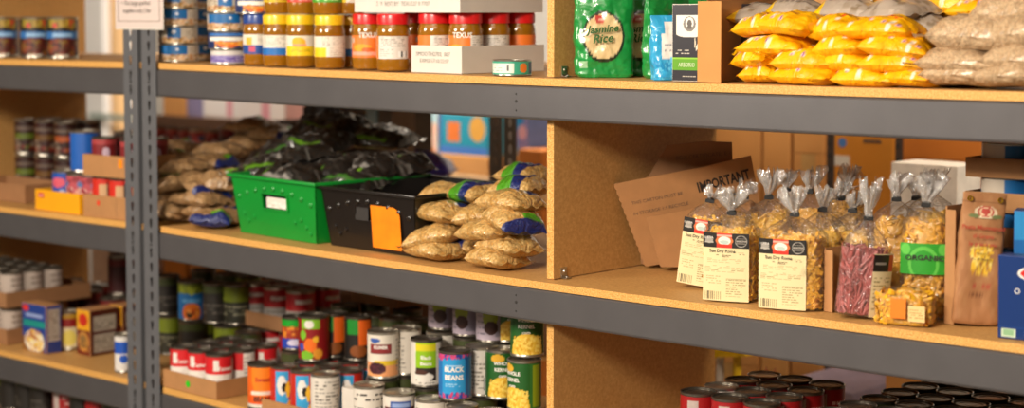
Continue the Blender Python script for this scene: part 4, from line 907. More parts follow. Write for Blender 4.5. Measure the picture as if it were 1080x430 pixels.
# --- brown bean bags left of the crates
BB = grainmat('brown_bean_bag', ['#a87c50', '#cfa878', '#b68a5c'], 165, .6, .3, .5)
CB = grainmat('chickpea_bag', ['#dca04e', '#f2ca84', '#e4b062'], 165, .6, .3, .5)
def beancv(k, a='#1b2a6b', b='#5f9e1f'):
    cv = Cv(90, 60, '#b08a5a'); cv.al[:] = 0; cv.rng = np.random.RandomState(k+60); m = k % 4
    if m == 0: cv.rect(.88, 0, 1, 1, a).rect(.74, .5, .88, 1, b)
    if m == 1: cv.rect(.3, .5, .75, 1, b).rect(.45, .72, .7, .95, a).lines(.38, .65, .66, .9, 2, '#e8e4da')
    if m == 2: cv.rect(0, .65, .2, 1, a).rect(.2, .65, .4, 1, b)
    if m == 3: cv.rect(.62, .55, .9, 1, a).rect(.5, .5, .62, 1, b).lines(.6, .3, .85, .6, 2, '#e8e4da')
    return cv
bmesh_ = [pillow_me(.15, .115, .040, beancv(k), k*13+3, lump=.005, bend=.006, flap=.012) for k in range(4)]
bl = [(184, 244, .10, -4, 1.0, 0, 'lowest in the pile beside the post'), (222, 243, .075, -42, .85, 6, 'sliding forward over the shelf edge at the bottom'), (243, 244, .15, 5, .8, 0, 'with dark blue print at the bottom beside the green crate'), (185, 229, .10, 4, 1.0, 0, 'second layer beside the post'), (218, 231, .12, 12, .75, 0, 'second layer, small one in the middle'), (241, 231, .16, -6, .8, 0, 'second layer beside the green crate'), (212, 219, .10, 3, 1.1, 0, 'third layer with a pale printed edge'), (180, 216, .12, -10, .8, 0, 'third layer beside the post'),
      (182, 206, .11, 20, 1.0, 22, 'leaning steeply against the post'), (213, 203, .12, -14, 1.1, -14, 'fourth layer, bulging in the middle'), (236, 198, .15, -35, .9, -10, 'fourth layer beside the crate corner'), (198, 186, .16, 8, 1.1, 6, 'fifth layer in the middle'), (182, 176, .2, 0, 1.0, 0, 'fifth layer at the post'), (224, 182, .24, 14, 1.1, 4, 'with blue and green print on top of the pile'), (190, 165, .3, 5, 1.1, 0, 'high at the back beside the post'), (232, 168, .34, 10, 1.2, 4, 'high at the back with dark blue film'), (262, 160, .46, 0, 1.2, 0, 'behind the green crate at the left'), (290, 150, .5, 5, 1.2, 0, 'behind the green crate, top of the rear pile'), (268, 140, .52, 5, 1.2, 0, 'highest at the back behind the green crate')]
for i, (px, py, Y, rz, sx, tl, lb) in enumerate(bl):
    z = ZA(px, py, Y-.045); X = XA(px, Y, z)
    o = bag('brown_bean_bag', bmesh_[(i*3+1) % 4], BB, X, Y, max(z, ZT(1, X)+.005), (R(-4), R(-tl), R(rz)), 'clear bag of brown beans '+lb, 'bag', 'bags of brown beans piled beside the post'); o.scale = (sx*.82, 1, 1.05)
# --- chickpea bags right of the crates
def chick(k):
    c = beancv(k, '#1c2a66', '#4f9a22')
    if k % 4 == 1: c.rect(.28, 0, .75, 1, '#4f9a22').rect(.6, 0, .8, 1, '#1c2a66')
    return c
cmesh = [pillow_me(.15, .12, .044, chick(k+5), k*17+2, lump=.004, bend=.004, flap=.012) for k in range(4)]
cl_ = [(460, 280, .085, -6, .95, 0, 'lowest at the left, against the black crate', 3), (525, 287, .08, -5, .85, 0, 'lowest at the right, nearest the shelf edge', 2), (487, 271, .15, 10, .9, 0, 'with green and blue film between the two lowest', 1), (460, 262, .09, 24, 1.0, 14, 'plump slanted one second from the bottom at the left', 3), (537, 272, .10, -6, .95, 0, 'second layer against the divider', 2), (470, 237, .12, -8, .85, 0, 'flat one on top at the left', 3), (517, 257, .09, -4, .98, 6, 'middle of the pile, tapering left', 3), (541, 244, .10, -18, .85, -14, 'slanting down to the divider with a blue printed end', 0), (505, 240, .15, 30, .8, 6, 'upright bulge in the middle of the pile', 3),
       (538, 225, .12, 4, 1.0, 0, 'upper layer against the divider', 3), (500, 216, .2, -10, .9, 0, 'with bright green film beside the black crate', 1), (548, 210, .2, 10, .9, 6, 'with green print near the top against the divider', 1), (553, 196, .28, 0, .8, 0, 'topmost against the divider', 1), (475, 216, .26, 6, .9, 0, 'with dark blue film squeezed beside the black crate', 2)]
for i, (px, py, Y, rz, sx, tl, lb, v) in enumerate(cl_):
    z = ZA(px, py, Y-.05); X = XA(px, Y, z)
    o = bag('chickpea_bag', cmesh[(v+3) % 4], CB, X, Y, max(z, ZT(1, X)+.005), (R(-4), R(-tl), R(rz)), 'clear bag of chickpeas '+lb, 'bag', 'bags of chickpeas piled against the divider'); o.scale = (sx*.85, 1, 1.05)
# ================================================================ LOWER SHELF
H1 = .1105
def canv(base, n=110, m=44): return Cv(n, m, base)
cv = canv('#e4ded6'); cv.rect(0, .52, 1, 1, '#cf2027').rect(.58, .1, .8, .9, '#ddd7cf').lines(.6, .15, .78, .85, 8, '#8d8781').rect(.34, .62, .4, .9, '#e4ded6').ell(.5, .2, .09, .12, '#5f7d3a').lines(.4, .05, .6, .3, 2, '#3a3a34'); can_proto('soup', .0355, .104, cv, 'dark', 'soup_can', [('Tomato', .014, WINK, .068, -.1, 1, .0004)])
cv = canv('#e4ded6'); cv.rect(0, .52, .42, 1, '#cf2027').rect(.6, .52, 1, 1, '#cf2027').lines(.43, .1, .6, .9, 8, '#8d8781'); can_proto('soup_b', .0355, .104, cv, 'dark', 'soup_can')
cv = canv('#1f6fb4'); cv.rect(0, .72, 1, 1, '#7d8a1e').spots(.1, .7, .9, 1, ['#99a52a', '#66741a'], 40, .03, .06).ell(.5, .2, .12, .26, '#e0701f').spots(.42, .05, .58, .35, ['#f09a40', '#c44e18', '#3a2a1c'], 20, .02, .05).rect(.38, .48, .62, .56, '#5fa4d8'); can_proto('bluefood', .037, .110, cv, 'dark', 'food_can')
cv = canv('#221e1a'); cv.rect(0, .8, 1, 1, '#3c4420').lines(.3, .2, .7, .5, 3, '#5a544c'); can_proto('darkcan', .037, .110, cv, 'dark', 'food_can')
cv = canv('#6f7d1c'); cv.rect(0, 0, 1, .6, '#2a2a20').lines(.3, .2, .7, .5, 3, '#8d8a70'); can_proto('olive', .037, .110, cv, 'dark', 'food_can')
cv = canv('#a9a29b'); cv.rect(0, .5, 1, 1, '#b31c22').lines(.35, .08, .65, .42, 3, '#6c6660').rect(.40, .7, .6, .82, '#d8c4bd'); can_proto('redwhite', .040, .105, cv, 'silver', 'food_can', [('Vegetable', .0135, WINK, .078, 0, .8, .0003)])
cv = canv('#8c1216'); cv.rect(.36, .74, .56, 1, '#7fb52a').ell(.45, .86, .05, .1, '#e4ded6').ell(.46, .35, .07, .18, '#ec6f1c').ell(.42, .1, .07, .12, '#78b82c').ell(.54, .15, .05, .13, '#e0952c').ell(.36, .3, .03, .1, '#2b4fb0').ell(.52, .5, .03, .08, '#e8b02a').ell(.38, .6, .04, .12, '#78b82c'); can_proto('veggie', .039, .112, cv, 'dark', 'food_can')
cv = canv('#e8661a'); cv.ell(.5, .78, .13, .5, '#f0821e').rect(.3, 0, .7, .28, '#e2591a').rect(.36, .32, .64, .4, '#e9dccb').rect(0, 0, 1, .08, '#d9cfc2'); can_proto('orangebeans', .037, .111, cv, 'dark', 'food_can', [('BEANS', .017, INK, .027, 0, .95, .0005), ('Sweet', .016, mat('red_ink', '#b5261c', .5), .075, 0, 1, .0004)])
cv = canv('#c22a1c'); cv.rect(.36, .1, .52, .95, '#3aa0d8').ell(.44, .6, .055, .25, '#e6e2dc').ell(.47, .55, .03, .12, '#1d1b1a').ell(.55, .12, .05, .12, '#eaa21e').ell(.51, .5, .025, .2, '#e9b52a'); can_proto('redblue', .035, .108, cv, 'dark', 'food_can')
cv = canv('#dcd5ca'); cv.lines(.35, .08, .65, .92, 10, '#6f6a62').bars(.62, .1, .72, .5); can_proto('nutri', .036, .110, cv, 'silver', 'food_can')
cv = canv('#e0d7c8'); cv.rect(.36, .55, .60, .78, '#6d1f24').rect(.37, .57, .59, .76, '#8a2a2c').ell(.42, .86, .06, .06, '#3457a4').rect(.3, 0, .72, .34, '#e8a06a').rect(.42, .28, .72, .38, '#e3bf2c').ell(.44, .2, .1, .14, '#4b1f2c').spots(.36, .1, .52, .3, ['#5f2a38', '#3a1722'], 20, .014, .03).lines(.66, .1, .78, .9, 9, '#8a8378'); can_proto('kidney', .0375, .111, cv, 'silver', 'food_can', [('KUNER', .0105, WINK, .075, -.1, 1, .0004)])
cv = canv('#ddd5c8'); cv.lines(.3, .1, .5, .9, 8, '#8a8378').ell(.6, .3, .04, .08, '#7a2a2a'); can_proto('creamback', .0375, .111, cv, 'silver', 'food_can')
cv = canv('#dcd6cc'); cv.rect(.38, .42, .60, 1, '#8fbe18').rect(.38, .8, .60, .95, '#d8cc20').rect(.38, .12, .60, .42, '#2c2422').ell(.47, .2, .1, .1, '#e2dcd2').ell(.44, .3, .07, .06, '#4a2a20').lines(.42, .02, .58, .1, 1, '#3a3632'); can_proto('greenlabel', .0375, .111, cv, 'dark', 'food_can', [('Black', .012, WINK, .070, -.05, 1, .0003), ('Beans', .012, WINK, .056, -.05, 1, .0003)])
cv = canv('#2272b8'); cv.rect(.36, .12, .60, .88, '#2c97d4').spots(0, .88, 1, 1, ['#c23a6e', '#2a3c94', '#d0487a'], 90, .012, .05).spots(0, 0, 1, .12, ['#c23a6e', '#2a3c94', '#d0487a'], 90, .012, .05).rect(.4, .72, .56, .76, '#b5d7ee').lines(.4, .2, .56, .36, 3, '#9fd0ee').rect(.62, .1, .64, .9, '#174f8c'); can_proto('blackbeans', .0375, .111, cv, 'dark', 'food_can', [('BLACK', .0155, WINK, .071, -.08, .95, .0006), ('BEANS', .0155, WINK, .053, -.08, .95, .0006)])
cv = canv('#d8d0c6'); cv.lines(.38, .1, .6, .9, 9, '#8a8378').bars(.52, .1, .62, .38).rect(.3, .1, .34, .9, '#b9a0a8'); can_proto('striped', .0375, .111, cv, 'silver', 'food_can')
cv = canv('#1f5a22'); cv.ell(.5, .05, .17, .42, '#e6b83a').spots(.35, 0, .65, .4, ['#f2d264', '#d9a22a', '#efc650'], 140, .012, .035, False).rect(0, 0, .33, 1, '#1f5a22').rect(.67, 0, 1, 1, '#2c6a2a').ell(.44, .88, .07, .09, '#d8a52c').rect(.7, .05, .8, .95, '#8a9a1c'); can_proto('corn', .0375, .111, cv, 'silver', 'food_can', [('WHOLE', .0115, WINK, .082, -.05, 1, .0003), ('KERNEL', .0115, WINK, .068, -.05, .95, .0003), ('corn', .010, WINK, .055, -.05, 1, .0002)])
cv = canv('#b5a6b4'); cv.rect(.5, .1, .66, .9, '#8d8696').ell(.45, .6, .08, .3, '#8f9a2a').ell(.46, .3, .07, .16, '#3a1c18').lines(.3, .1, .4, .9, 6, '#7a7080'); can_proto('lilac', .0375, .108, cv, 'dark', 'food_can')
cv = canv('#1d1a17'); cv.rect(.36, .62, .5, 1, '#1b8a2c').rect(.5, .35, .66, .98, '#e8641a').ell(.5, .2, .1, .15, '#8a4a1c').rect(.2, .4, .3, .9, '#6d6418'); can_proto('greenorange', .036, .110, cv, 'dark', 'food_can')
cv = canv('#dfd8cd'); cv.rect(.32, .1, .68, .75, '#5c1d22').rect(.34, .14, .66, .68, '#7a262a').rect(.4, .72, .62, .88, '#2f4f9c').rect(.42, .76, .6, .83, '#8fa6d4'); can_proto('brandoval', .0375, .111, cv, 'silver', 'food_can', [('KUNER', .014, WINK, .052, 0, 1, .0005)])
cv = canv('#ddd6cb'); cv.lines(.3, .68, .7, .92, 2, '#3a3632').lines(.3, .1, .7, .6, 6, '#5c5750').rect(.64, .45, .68, .55, '#222222'); can_proto('whitetext', .0375, .111, cv, 'silver', 'food_can')
cv = canv('#e0dacf'); cv.rect(0, .82, 1, 1, '#1f5c3a').ell(.5, .5, .14, .25, '#1f5c3a'); can_proto('greenrim', .0375, .111, cv, 'silver', 'food_can')
placed = []
def lc(kind, px, Y, layer, label, turn=0, group='assorted food cans on the lower shelf', X=None, z=None):
    if X is None: X = XA(px, Y, .60+layer*.11)
    zz = ZT(2, X)+layer*.1125 if z is None else z
    for l in range(layer):
        if not any(q[3] == l and math.hypot(q[0]-X, q[1]-Y) < .060 for q in placed):
            put('darkcan', X, Y, ZT(2, X)+l*.1125, 0, f'dark can supporting the '+' '.join(label.split()[:11])+(', lower' if l == 0 and layer == 2 else ''), 'can', 'support cans on the lower shelf'); placed.append((X, Y, 0, l))
    placed.append((X, Y, zz, layer)); return put(kind, X, Y, zz, turn, label, 'can', group)
# tray of tomato soup cans beside the post
TX, TY = .108, .118; tz = ZT(2, TX)
o = tray(TX, TY, tz, .224, .224, .045, 0, CARD, 'low cardboard tray of red and white soup cans with green dot sticker', 'cardboard_tray', 'tray', None)
sticker(o, (-.004, -.1128, .022), 0, .0085, '#25c21c', 'green_dot_sticker')
for i in range(3):
    for j in range(3): placed.append((TX-.073+i*.073, TY-.073+j*.073, 0, 0)); put('soup' if (i+j) % 2 == 0 or j == 0 else 'soup_b', TX-.073+i*.073, TY-.073+j*.073, tz+.0036, .10 if i == 2 else .02, f'red and white soup can in the low tray, {ORD[j]} row, {NTH[i]} from the post', 'can', 'soup cans in the low cardboard tray')
# cans behind the soup tray
for px, Y, l, k, lb in [(180, .30, 0, 'olive', 'olive topped can behind the soup tray, next to the post'), (213, .34, 0, 'olive', 'olive topped can behind the soup tray, second from the post'), (240, .30, 0, 'olive', 'olive topped can behind the right side of the soup tray'), (262, .28, 0, 'darkcan', 'dark can behind the soup tray at its right corner'),
                     (202, .28, 1, 'bluefood', 'blue can with olive band and orange food picture, stacked behind the soup tray'), (176, .30, 1, 'darkcan', 'dark upper can squeezed beside the post behind the soup tray'), (228, .30, 1, 'darkcan', 'dark upper can right of the blue and olive can'), (250, .32, 1, 'olive', 'olive banded upper can behind the dark one'), (240, .44, 1, 'darkcan', 'dark upper can in the far rank behind the blue can'), (262, .46, 1, 'bluefood', 'blue and olive can in the far rank beside the red labelled cans'), (215, .44, 1, 'darkcan', 'dark upper can in the far rank near the post')]:
    lc(k, px, Y, l, lb)
# red labelled cans with a tray between their layers
XT = XA(302, .40, .66)
for i, (px, Y) in enumerate([(285, .37), (310, .37), (335, .37), (300, .47), (345, .47)]): lc('redwhite', px, Y, 0, f'red and white vegetable can in the lower layer at the back, {NTH[i]} from the left', X=XA(px, Y, .6))
o = tray(XT, .42, ZT(2, XT)+.1125, .31, .20, .040, 0, CARDD, 'brown cardboard tray at the back with a green dot, resting on red labelled cans', 'cardboard_tray', 'tray')
sticker(o, (-.10, -.1008, .020), 0, .009, '#1f9e22', 'green_dot_sticker')
for i in range(3): put('redwhite', XT-.10+i*.095, .375, ZT(2, XT)+.116, .02*i, f'red and white vegetable can standing in the raised back tray, {NTH[i]} from the left', 'can', 'red and white cans in the raised back tray'); put('redwhite', XT-.10+i*.095, .465, ZT(2, XT)+.116, .1, f'red and white vegetable can in the raised back tray, rear row, {NTH[i]} from the left', 'can', 'red and white cans in the raised back tray')
# orange beans can and the tray next to it
lc('orangebeans', 277, .035, 0, 'orange BEANS can standing right of the soup tray at the shelf edge')
XB = .495; o = tray(XB+.005, .19, ZT(2, XB), .235, .36, .030, 0, CARD, 'shallow cardboard tray holding red and blue cans beside the orange BEANS can', 'cardboard_tray', 'tray')
for i in range(3):
    for j in range(4):
        lc('redblue' if (i < 2 or j) else 'nutri', 0, 0, 0, f'{"red and blue" if (i < 2 or j) else "white ingredients"} can in the shallow tray, {ORD[j]} row, {NTH[i]} from the left', .0, 'cans in the shallow tray', X=XB-.073+i*.076, z=ZT(2, XB)+.0036) if False else None
        X, Y = XB-.070+i*.076, .055+j*.076; placed.append((X, Y, 0, 0)); kk = 'nutri' if (i == 2 and j == 0) else 'redblue'
        put(kk, X, Y, ZT(2, XB)+.0036, .03, f'{"white ingredients" if kk == "nutri" else "red and blue"} can in the shallow tray, {ORD[j]} row, {NTH[i]} from the left', 'can', 'cans in the shallow tray')
# second layer on that tray
lc('veggie', 331, .145, 1, 'dark red can with colourful vegetables picture standing on the tray cans', .0)
cv = canv('#a33a1c'); cv.rect(0, .0, 1, .35, '#2847b0').ell(.5, .2, .1, .12, '#d8d2e8').rect(0, .75, 1, 1, '#18a02c').spots(.3, .4, .7, .7, ['#c8541c', '#e08a2c'], 20, .03, .06); can_proto('greenjar', .033, .085, cv, 'dark', 'food_can')
lc('greenjar', 311, .20, 1, 'short can with a bright green top beside the vegetable picture can')
lc('greenorange', 352, .21, 1, 'dark can right of the vegetable picture can'); lc('greenorange', 378, .225, 1, 'dark can with green and orange panels in the middle of the shelf'); lc('darkcan', 396, .27, 1, 'dark can behind the cream can with red banner'); lc('darkcan', 364, .31, 1, 'dark can in the rear behind the green and orange one')
# front row
Xw = XA(357, .012, .6); carton(Xw+.028, .045, ZT(2, Xw), .052, .05, .098, R(-6), 'small plain white box in the front row beside the printed white can', None, None, WHITE, 'white_box', 'box')
fr = [(389, .050, 'whitetext', 'white can with small black print in the front row next to the white box'), (421, .045, 'brandoval', 'white can with a red KUNER banner in the front row'), (455, .050, 'creamback', 'cream can in the front row below the green labelled can'), (487, .045, 'whitetext', 'white can with black print in the front row below the blue BLACK BEANS can'), (517, .045, 'greenrim', 'can with a green rim band in the front row below the corn cans'), (547, .045, 'striped', 'pale can in the front row nearest the wooden divider')]
for px, Y, k, lb in fr: lc(k, px, Y, 0, lb, .01)
# second layer
l2 = [(404, .125, 'kidney', 'cream can with red KUNER banner and kidney beans on the second layer', -.01), (428, .19, 'creamback', 'cream can turned to its back print behind the KUNER can', 0), (450, .130, 'greenlabel', 'white can with lime green Black Beans label on the second layer', 0), (466, .215, 'creamback', 'pale can between the lime green label and the blue can', 0), (480, .075, 'blackbeans', 'bright blue BLACK BEANS can with pink patterned rims', .0),
      (508, .150, 'striped', 'pale can with bar code between the blue can and the corn cans', .0), (529, .155, 'corn', 'green corn can on the second layer, left of the pair', .02), (553, .105, 'corn', 'green corn can on the second layer against the divider', -.12)]
for px, Y, k, lb, tn in l2: lc(k, px, Y, 1, lb, tn)
l3 = [(468, .235, 'lilac', 'lilac can on the top layer, left one', 0), (494, .215, 'lilac', 'lilac can on the top layer, middle one', -.03), (519, .20, 'lilac', 'lilac can on the top layer next to the corn can', .03), (535, .225, 'corn', 'green corn can on the top layer, farther back', .05), (556, .13, 'corn', 'green corn can on the top layer against the divider', 0)]
for px, Y, k, lb, tn in l3:
    X = XA(px, Y, .8)
    if not any(q[3] == 1 and math.hypot(q[0]-X, q[1]-Y) < .06 for q in placed): pass
    lc(k, px, Y, 2, lb, tn)
for px, Y, l, lb in [(415, .27, 1, 'dark topped can in the third rank behind the KUNER can'), (440, .29, 1, 'dark topped can in the third rank behind the lime green label'), (492, .30, 1, 'dark topped can in the third rank behind the lilac cans'), (430, .38, 1, 'dark topped can at the back under the brown box'), (395, .38, 1, 'dark topped can at the back left of the brown box')]: lc('darkcan', px, Y, l, lb)
Xc = XA(412, .40, .85); carton(Xc, .42, ZT(2, Xc)+.2255, .17, .16, .070, R(0), 'low brown cardboard box lying on the dark topped cans under the shelf', None, None, CARDD, 'cardboard_box', 'box')
# ---- lower shelf right of the divider
cv = canv('#9c1418'); cv.rect(.3, .1, .40, .9, '#b8a9a2').lines(.45, .3, .65, .8, 3, '#e2b8b0'); can_proto('redtop', .0375, .111, cv, 'dark', 'food_can')
carton(1.695, .26, ZT(2, 1.7), .25, .32, .096, 0, 'brown cardboard case underneath the red labelled cans right of the divider', None, None, CARD, 'cardboard_case', 'box')
for i in range(3):
    for j in range(4): X, Y = 1.615+i*.0775, .145+j*.0775; put('nutri' if (i == 0 and j % 2) or (i == 0 and j == 3) else 'redtop', X, Y, ZT(2, X)+.0985, .1, f'{"white" if i == 0 and j % 2 else "red"} labelled can on the case right of the divider, {ORD[j]} row, {NTH[i]} from the divider', 'can', 'red labelled cans on the case')
carton(2.17, .31, ZT(2, 2.17), .53, .46, .110, 0, 'large brown cardboard case under the dark topped cans at the right', None, None, CARD, 'cardboard_case', 'box')
for i in range(6):
    for j in range(6): X, Y = 1.955+i*.0775, .12+j*.0775; put('darkcan', X, Y, ZT(2, X)+.1125, rnd.random(), f'dark can with silver rimmed lid in the lower right block, {ORD[j]} row, {NTH[i]} from left', 'can', 'dark topped cans at the lower right')
# ================================================================ LOWER SHELF, left unit
cv = canv('#b8a99e'); cv.lines(.3, .15, .7, .9, 4, '#6d625c'); can_proto('paste', .033, .098, cv, 'dark', 'food_can')
for lev in (0, 1):
    Xt = -1.01; z = ZT(2, Xt)+lev*.108
    o = tray(Xt, .20, z, .36, .29, .045, 0, CARDD, f'brown tray of white labelled cans at the lower left, {"bottom" if lev == 0 else "upper"} one', 'cardboard_tray', 'tray')
    for i in range(5):
        for j in range(3):
            if lev == 0 and i < 3 and j: continue
            put('paste', Xt-.14+i*.070, .098+j*.068, z+.0036, .05*i, f'white labelled can in the {"bottom" if lev == 0 else "upper"} lower left tray, {ORD[j]} row, {NTH[i]} from the left', 'can', 'white labelled cans in the lower left trays')
cv = Cv(70, 90, '#25408c'); cv.rect(0, 0, .9, .30, '#8a5a28').rect(.05, .52, .95, .66, '#1c8f86').ell(.15, .9, .14, .07, '#d0342c').rect(.15, .72, .85, .80, '#8fa0d0').ell(.5, .22, .42, .24, '#e9e0cc').spots(.12, .02, .88, .45, ['#e8b930', '#f0d36a', '#c9862a', '#f4e6b0', '#a8431c'], 90, .05, .03, True)
cv2 = Cv(30, 60, '#2a3f86'); cv2.rect(.1, .25, .9, .92, '#b0a79c').lines(.15, .3, .85, .88, 9, '#6d675e')
X0b = XA(23, .05, .6); X1b = XA(48, .05, .6); carton((X0b+X1b)/2, .078, ZT(2, X0b), X1b-X0b, .050, .138, 0, 'blue boxed pasta dinner with a pasta bowl picture, beside the stacked trays', cv, cv2, None, 'pasta_box', 'box')
cv = Cv(60, 50, '#b8962c'); cv.spots(0, 0, 1, 1, ['#a4701f', '#7d4a1c', '#c9a53a'], 40, .08, .08)
carton(XA(45, .26, .66), .26, ZT(2, -.6), .16, .07, .150, 0, 'yellow brown printed box lying behind the blue pasta dinner', cv, None, None, 'food_box', 'box')
cv = canv('#e0d1a8'); cv.rect(0, .62, 1, 1, '#8e1d1c').rect(0, .86, 1, 1, '#b58a2a').ell(.5, .3, .1, .22, '#ecd96a'); can_proto('creamtop', .034, .110, cv, 'silver', 'food_can')
X = XA(73, .15, .6); put('creamtop', X, .15, ZT(2, X), 0, 'can with cream label and red top band between the blue dinner box and macaroni boxes', 'can')
cv = Cv(40, 80, '#6b1c12'); cv.rect(0, .55, 1, 1, '#e0a21c').ell(.5, .78, .35, .14, '#c22a1a').ell(.5, .3, .42, .22, '#c98a3c').ell(.5, .3, .3, .15, '#8a6a3a').spots(.15, .1, .85, .5, ['#7d5a2a', '#a87a3a'], 30, .06, .03)
cv2 = Cv(50, 80, '#4a1410'); cv2.rect(.12, .06, .88, .46, '#a99f92').rect(.12, .52, .88, .86, '#a99f92').lines(.16, .1, .84, .42, 6, '#5c554c').lines(.16, .56, .84, .82, 5, '#5c554c')
for i in range(2):
    Xm_ = XA(82, .12, .6)+i*.0; Ym = .165+i*.11
    carton(Xm_+.035, Ym, ZT(2, Xm_), .065, .098, .130, 0, f'maroon and yellow macaroni box at the lower left, {"front" if i == 0 else "rear"} one of the pair', cv, cv2, None, 'macaroni_box', 'box', 'maroon macaroni boxes')
cv = canv('#d9d6d2'); cv.rect(0, .5, 1, .85, '#1f52b4').ell(.5, .35, .08, .12, '#1f52b4'); can_proto('canister', .024, .105, cv, 'silver', 'canister')
X = XA(133, .05, .6); put('canister', X-.012, .05, ZT(2, X), 0, 'slim white and blue canister half hidden by the left post', 'canister')
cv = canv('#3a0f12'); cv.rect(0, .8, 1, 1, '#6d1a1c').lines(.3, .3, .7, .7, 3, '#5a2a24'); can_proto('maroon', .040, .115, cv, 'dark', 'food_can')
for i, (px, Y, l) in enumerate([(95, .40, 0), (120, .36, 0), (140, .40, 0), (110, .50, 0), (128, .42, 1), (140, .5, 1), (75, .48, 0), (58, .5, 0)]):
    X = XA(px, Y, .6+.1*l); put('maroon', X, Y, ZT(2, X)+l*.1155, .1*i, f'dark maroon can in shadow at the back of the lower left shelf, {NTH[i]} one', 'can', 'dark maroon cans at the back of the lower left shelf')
o = thing('green_cap_jar', 'small dark jar with a green cap on the maroon cans', 'jar', (XA(124, .42, .8), .415, ZT(2, -.1)+.231), 0)
MB().lathe([(0, 0), (.022, 0), (.024, .02), (.018, .03), (.013, .034)], 20).build('jar_body', mat('dark_red_glass', '#4a1418', .2), o, True); MB().lathe([(.0145, .033), (.0145, .048), (.012, .050), (0, .050)], 20).build('cap', mat('green_cap', '#14752a', .4), o, True)
# bottom shelf of the left unit: only the topmost cans show under the beam
for Xc, wd in ((-.86, .40), (-.42, .40)):
    carton(Xc, .27, ZT(3, Xc), wd, .44, .222, 0, f'brown cardboard case on the bottom left shelf carrying dark cans, {"left" if Xc < -.6 else "right"} one', None, None, CARDD, 'cardboard_case', 'box')
for i in range(10):
    for j in range(5):
        X = -1.02+i*.080+(0 if i < 5 else .04); Y = .09+j*.085; k = 'redtop' if i in (5, 7) else ('olive' if (i+j) % 4 == 1 else 'darkcan'); put(k, X, Y, ZT(3, X)+.2235, rnd.random(), f'{dict(redtop="red labelled", olive="olive", darkcan="dark")[k]} can on the bottom left cases, {ORD[j]} row, {NTH[i]} from the left', 'can', 'cans on the bottom left shelf')
# ================================================================ MIDDLE SHELF, left unit
cvs = [('#3a1a12', '#a8521c', '#5c6a1c'), ('#33160f', '#5f6e1e', '#7d2c1a'), ('#3b1712', '#6d4a1c', '#8a2a1c'), ('#341712', '#b0521c', '#7a2018')]
for q, (b, c1, c2) in enumerate(cvs):
    cv = canv(b); cv.rect(.3, .45, .7, .62, c1).spots(.3, .05, .7, .5, [c2, c1, b, '#8a7a6a'], 24, .04, .06).rect(.3, .72, .7, .82, '#6d5c50'); can_proto(f'chili{q}', .036, .110, cv, 'silver', 'soup_can')
for i, px in enumerate([4, 28, 49, 70, -18]):
    for l in (0, 1):
        for r_ in (0, 1):
            if r_ and i == 4: continue
            Y = .33+r_*.085; X = XA(px, .33, 1.05)
            put(f'chili{i % 4}', X, Y, ZT(1, X)+l*.1115, .02, f'dark labelled soup can in the shaded stack at middle left, {"upper" if l else "lower"} layer, {ORD[r_]} row, {["second", "third", "fourth", "rightmost", "leftmost"][i]}', 'can', 'dark soup cans stacked at the middle left')
X = XA(17, .10, 1.0); tray(X-.10, .16, ZT(1, X), .34, .15, .052, 0, CARDD, 'empty looking brown tray at the left edge beside the yellow tray', 'cardboard_tray', 'tray')
YM = mat('yellow_card', '#f2a90f', .5, 0, .03)
xl = XA(36, .03, 1.0); xr = XA(87, .03, 1.0)
o = tray((xl+xr)/2, .105, ZT(1, xl), xr-xl, .15, .056, R(-3), YM, 'yellow display tray with a small red logo holding printed cans', 'display_tray', 'tray')
cv = Cv(40, 20, '#c9303a'); cv.rect(.1, .3, .9, .6, '#e8a9a0'); link('logo', panel(cv, .030, .013), PRINT, o, (-(xr-xl)/2+.035, -.0765, .034)); 
cv = canv('#1f4fa8'); cv.ell(.4, .7, .1, .15, '#d85a6e').lines(.4, .3, .6, .5, 2, '#c8d4ea'); can_proto('bluecan', .0365, .105, cv, 'silver', 'food_can')
cv = canv('#b8505a'); cv.spots(.2, .1, .8, .9, ['#d8a090', '#8f2f3a', '#e6d0c4', '#5a7ab0'], 40, .04, .08); can_proto('pinkcan', .0365, .100, cv, 'silver', 'food_can')
cv = canv('#1a5cb4'); cv.ell(.62, .2, .09, .28, '#b5804a').rect(.66, 0, .9, .3, '#8a5a30'); can_proto('tallblue', .040, .115, cv, 'silver', 'food_can')
zt = ZT(1, xl)+.0036; wY = xr-xl
for i, k, Y, lb in [(0, 'bluecan', .10, 'blue can with a red spot at the left of the yellow tray'), (1, 'pinkcan', .10, 'red and pink patterned can in the middle of the yellow tray'), (2, 'pinkcan', .10, 'red and pink patterned can at the right of the yellow tray')]: put(k, xl+.05+i*(wY-.10)/2, Y, zt, 0, lb, 'can')
X = xl+.05+(wY-.10)*.80; put('tallblue', X-.02, .105, zt+.1055, .02, 'taller bright blue can standing on the cans in the yellow tray', 'can')
def lidbox(pxl, pxr, Y, z, h, d, label, dot=None, nm='cardboard_tray'):
    a = XA(pxl, Y, 1.0); b = XA(pxr, Y, 1.0); o = tray((a+b)/2, Y+d/2, z, b-a, d, h, 0, CARD, label, nm, 'tray', 'cardboard trays of red cans'); return o, a, b
z = ZT(1, -.3); o, a, b = lidbox(88, 137, .012, z, .060, .15, 'lower cardboard tray of red cans beside the double post'); sticker(o, (-.035, -.0755, .040), 0, .007, '#e23a1c', 'red_drop_sticker')
MB().box(.045, .046, -.0752, -.0748, 0, .06).build('box_seam', GREYINK, o)
cv = canv('#cc2a1a'); cv.rect(.42, .45, .52, .85, '#c9a378').rect(.52, .45, .60, .9, '#1d1512').rect(0, 0, 1, .12, '#d8d0c4'); can_proto('redpaste', .036, .105, cv, 'dark', 'food_can')
for i in range(3):
    for j in range(2): put('redpaste', a+.042+i*.077, .055+j*.078, z+.0036, 0, f'red can with black square in the lower tray, {ORD[j]} row, {NTH[i]} from left', 'can', 'red cans in the lower middle left tray')
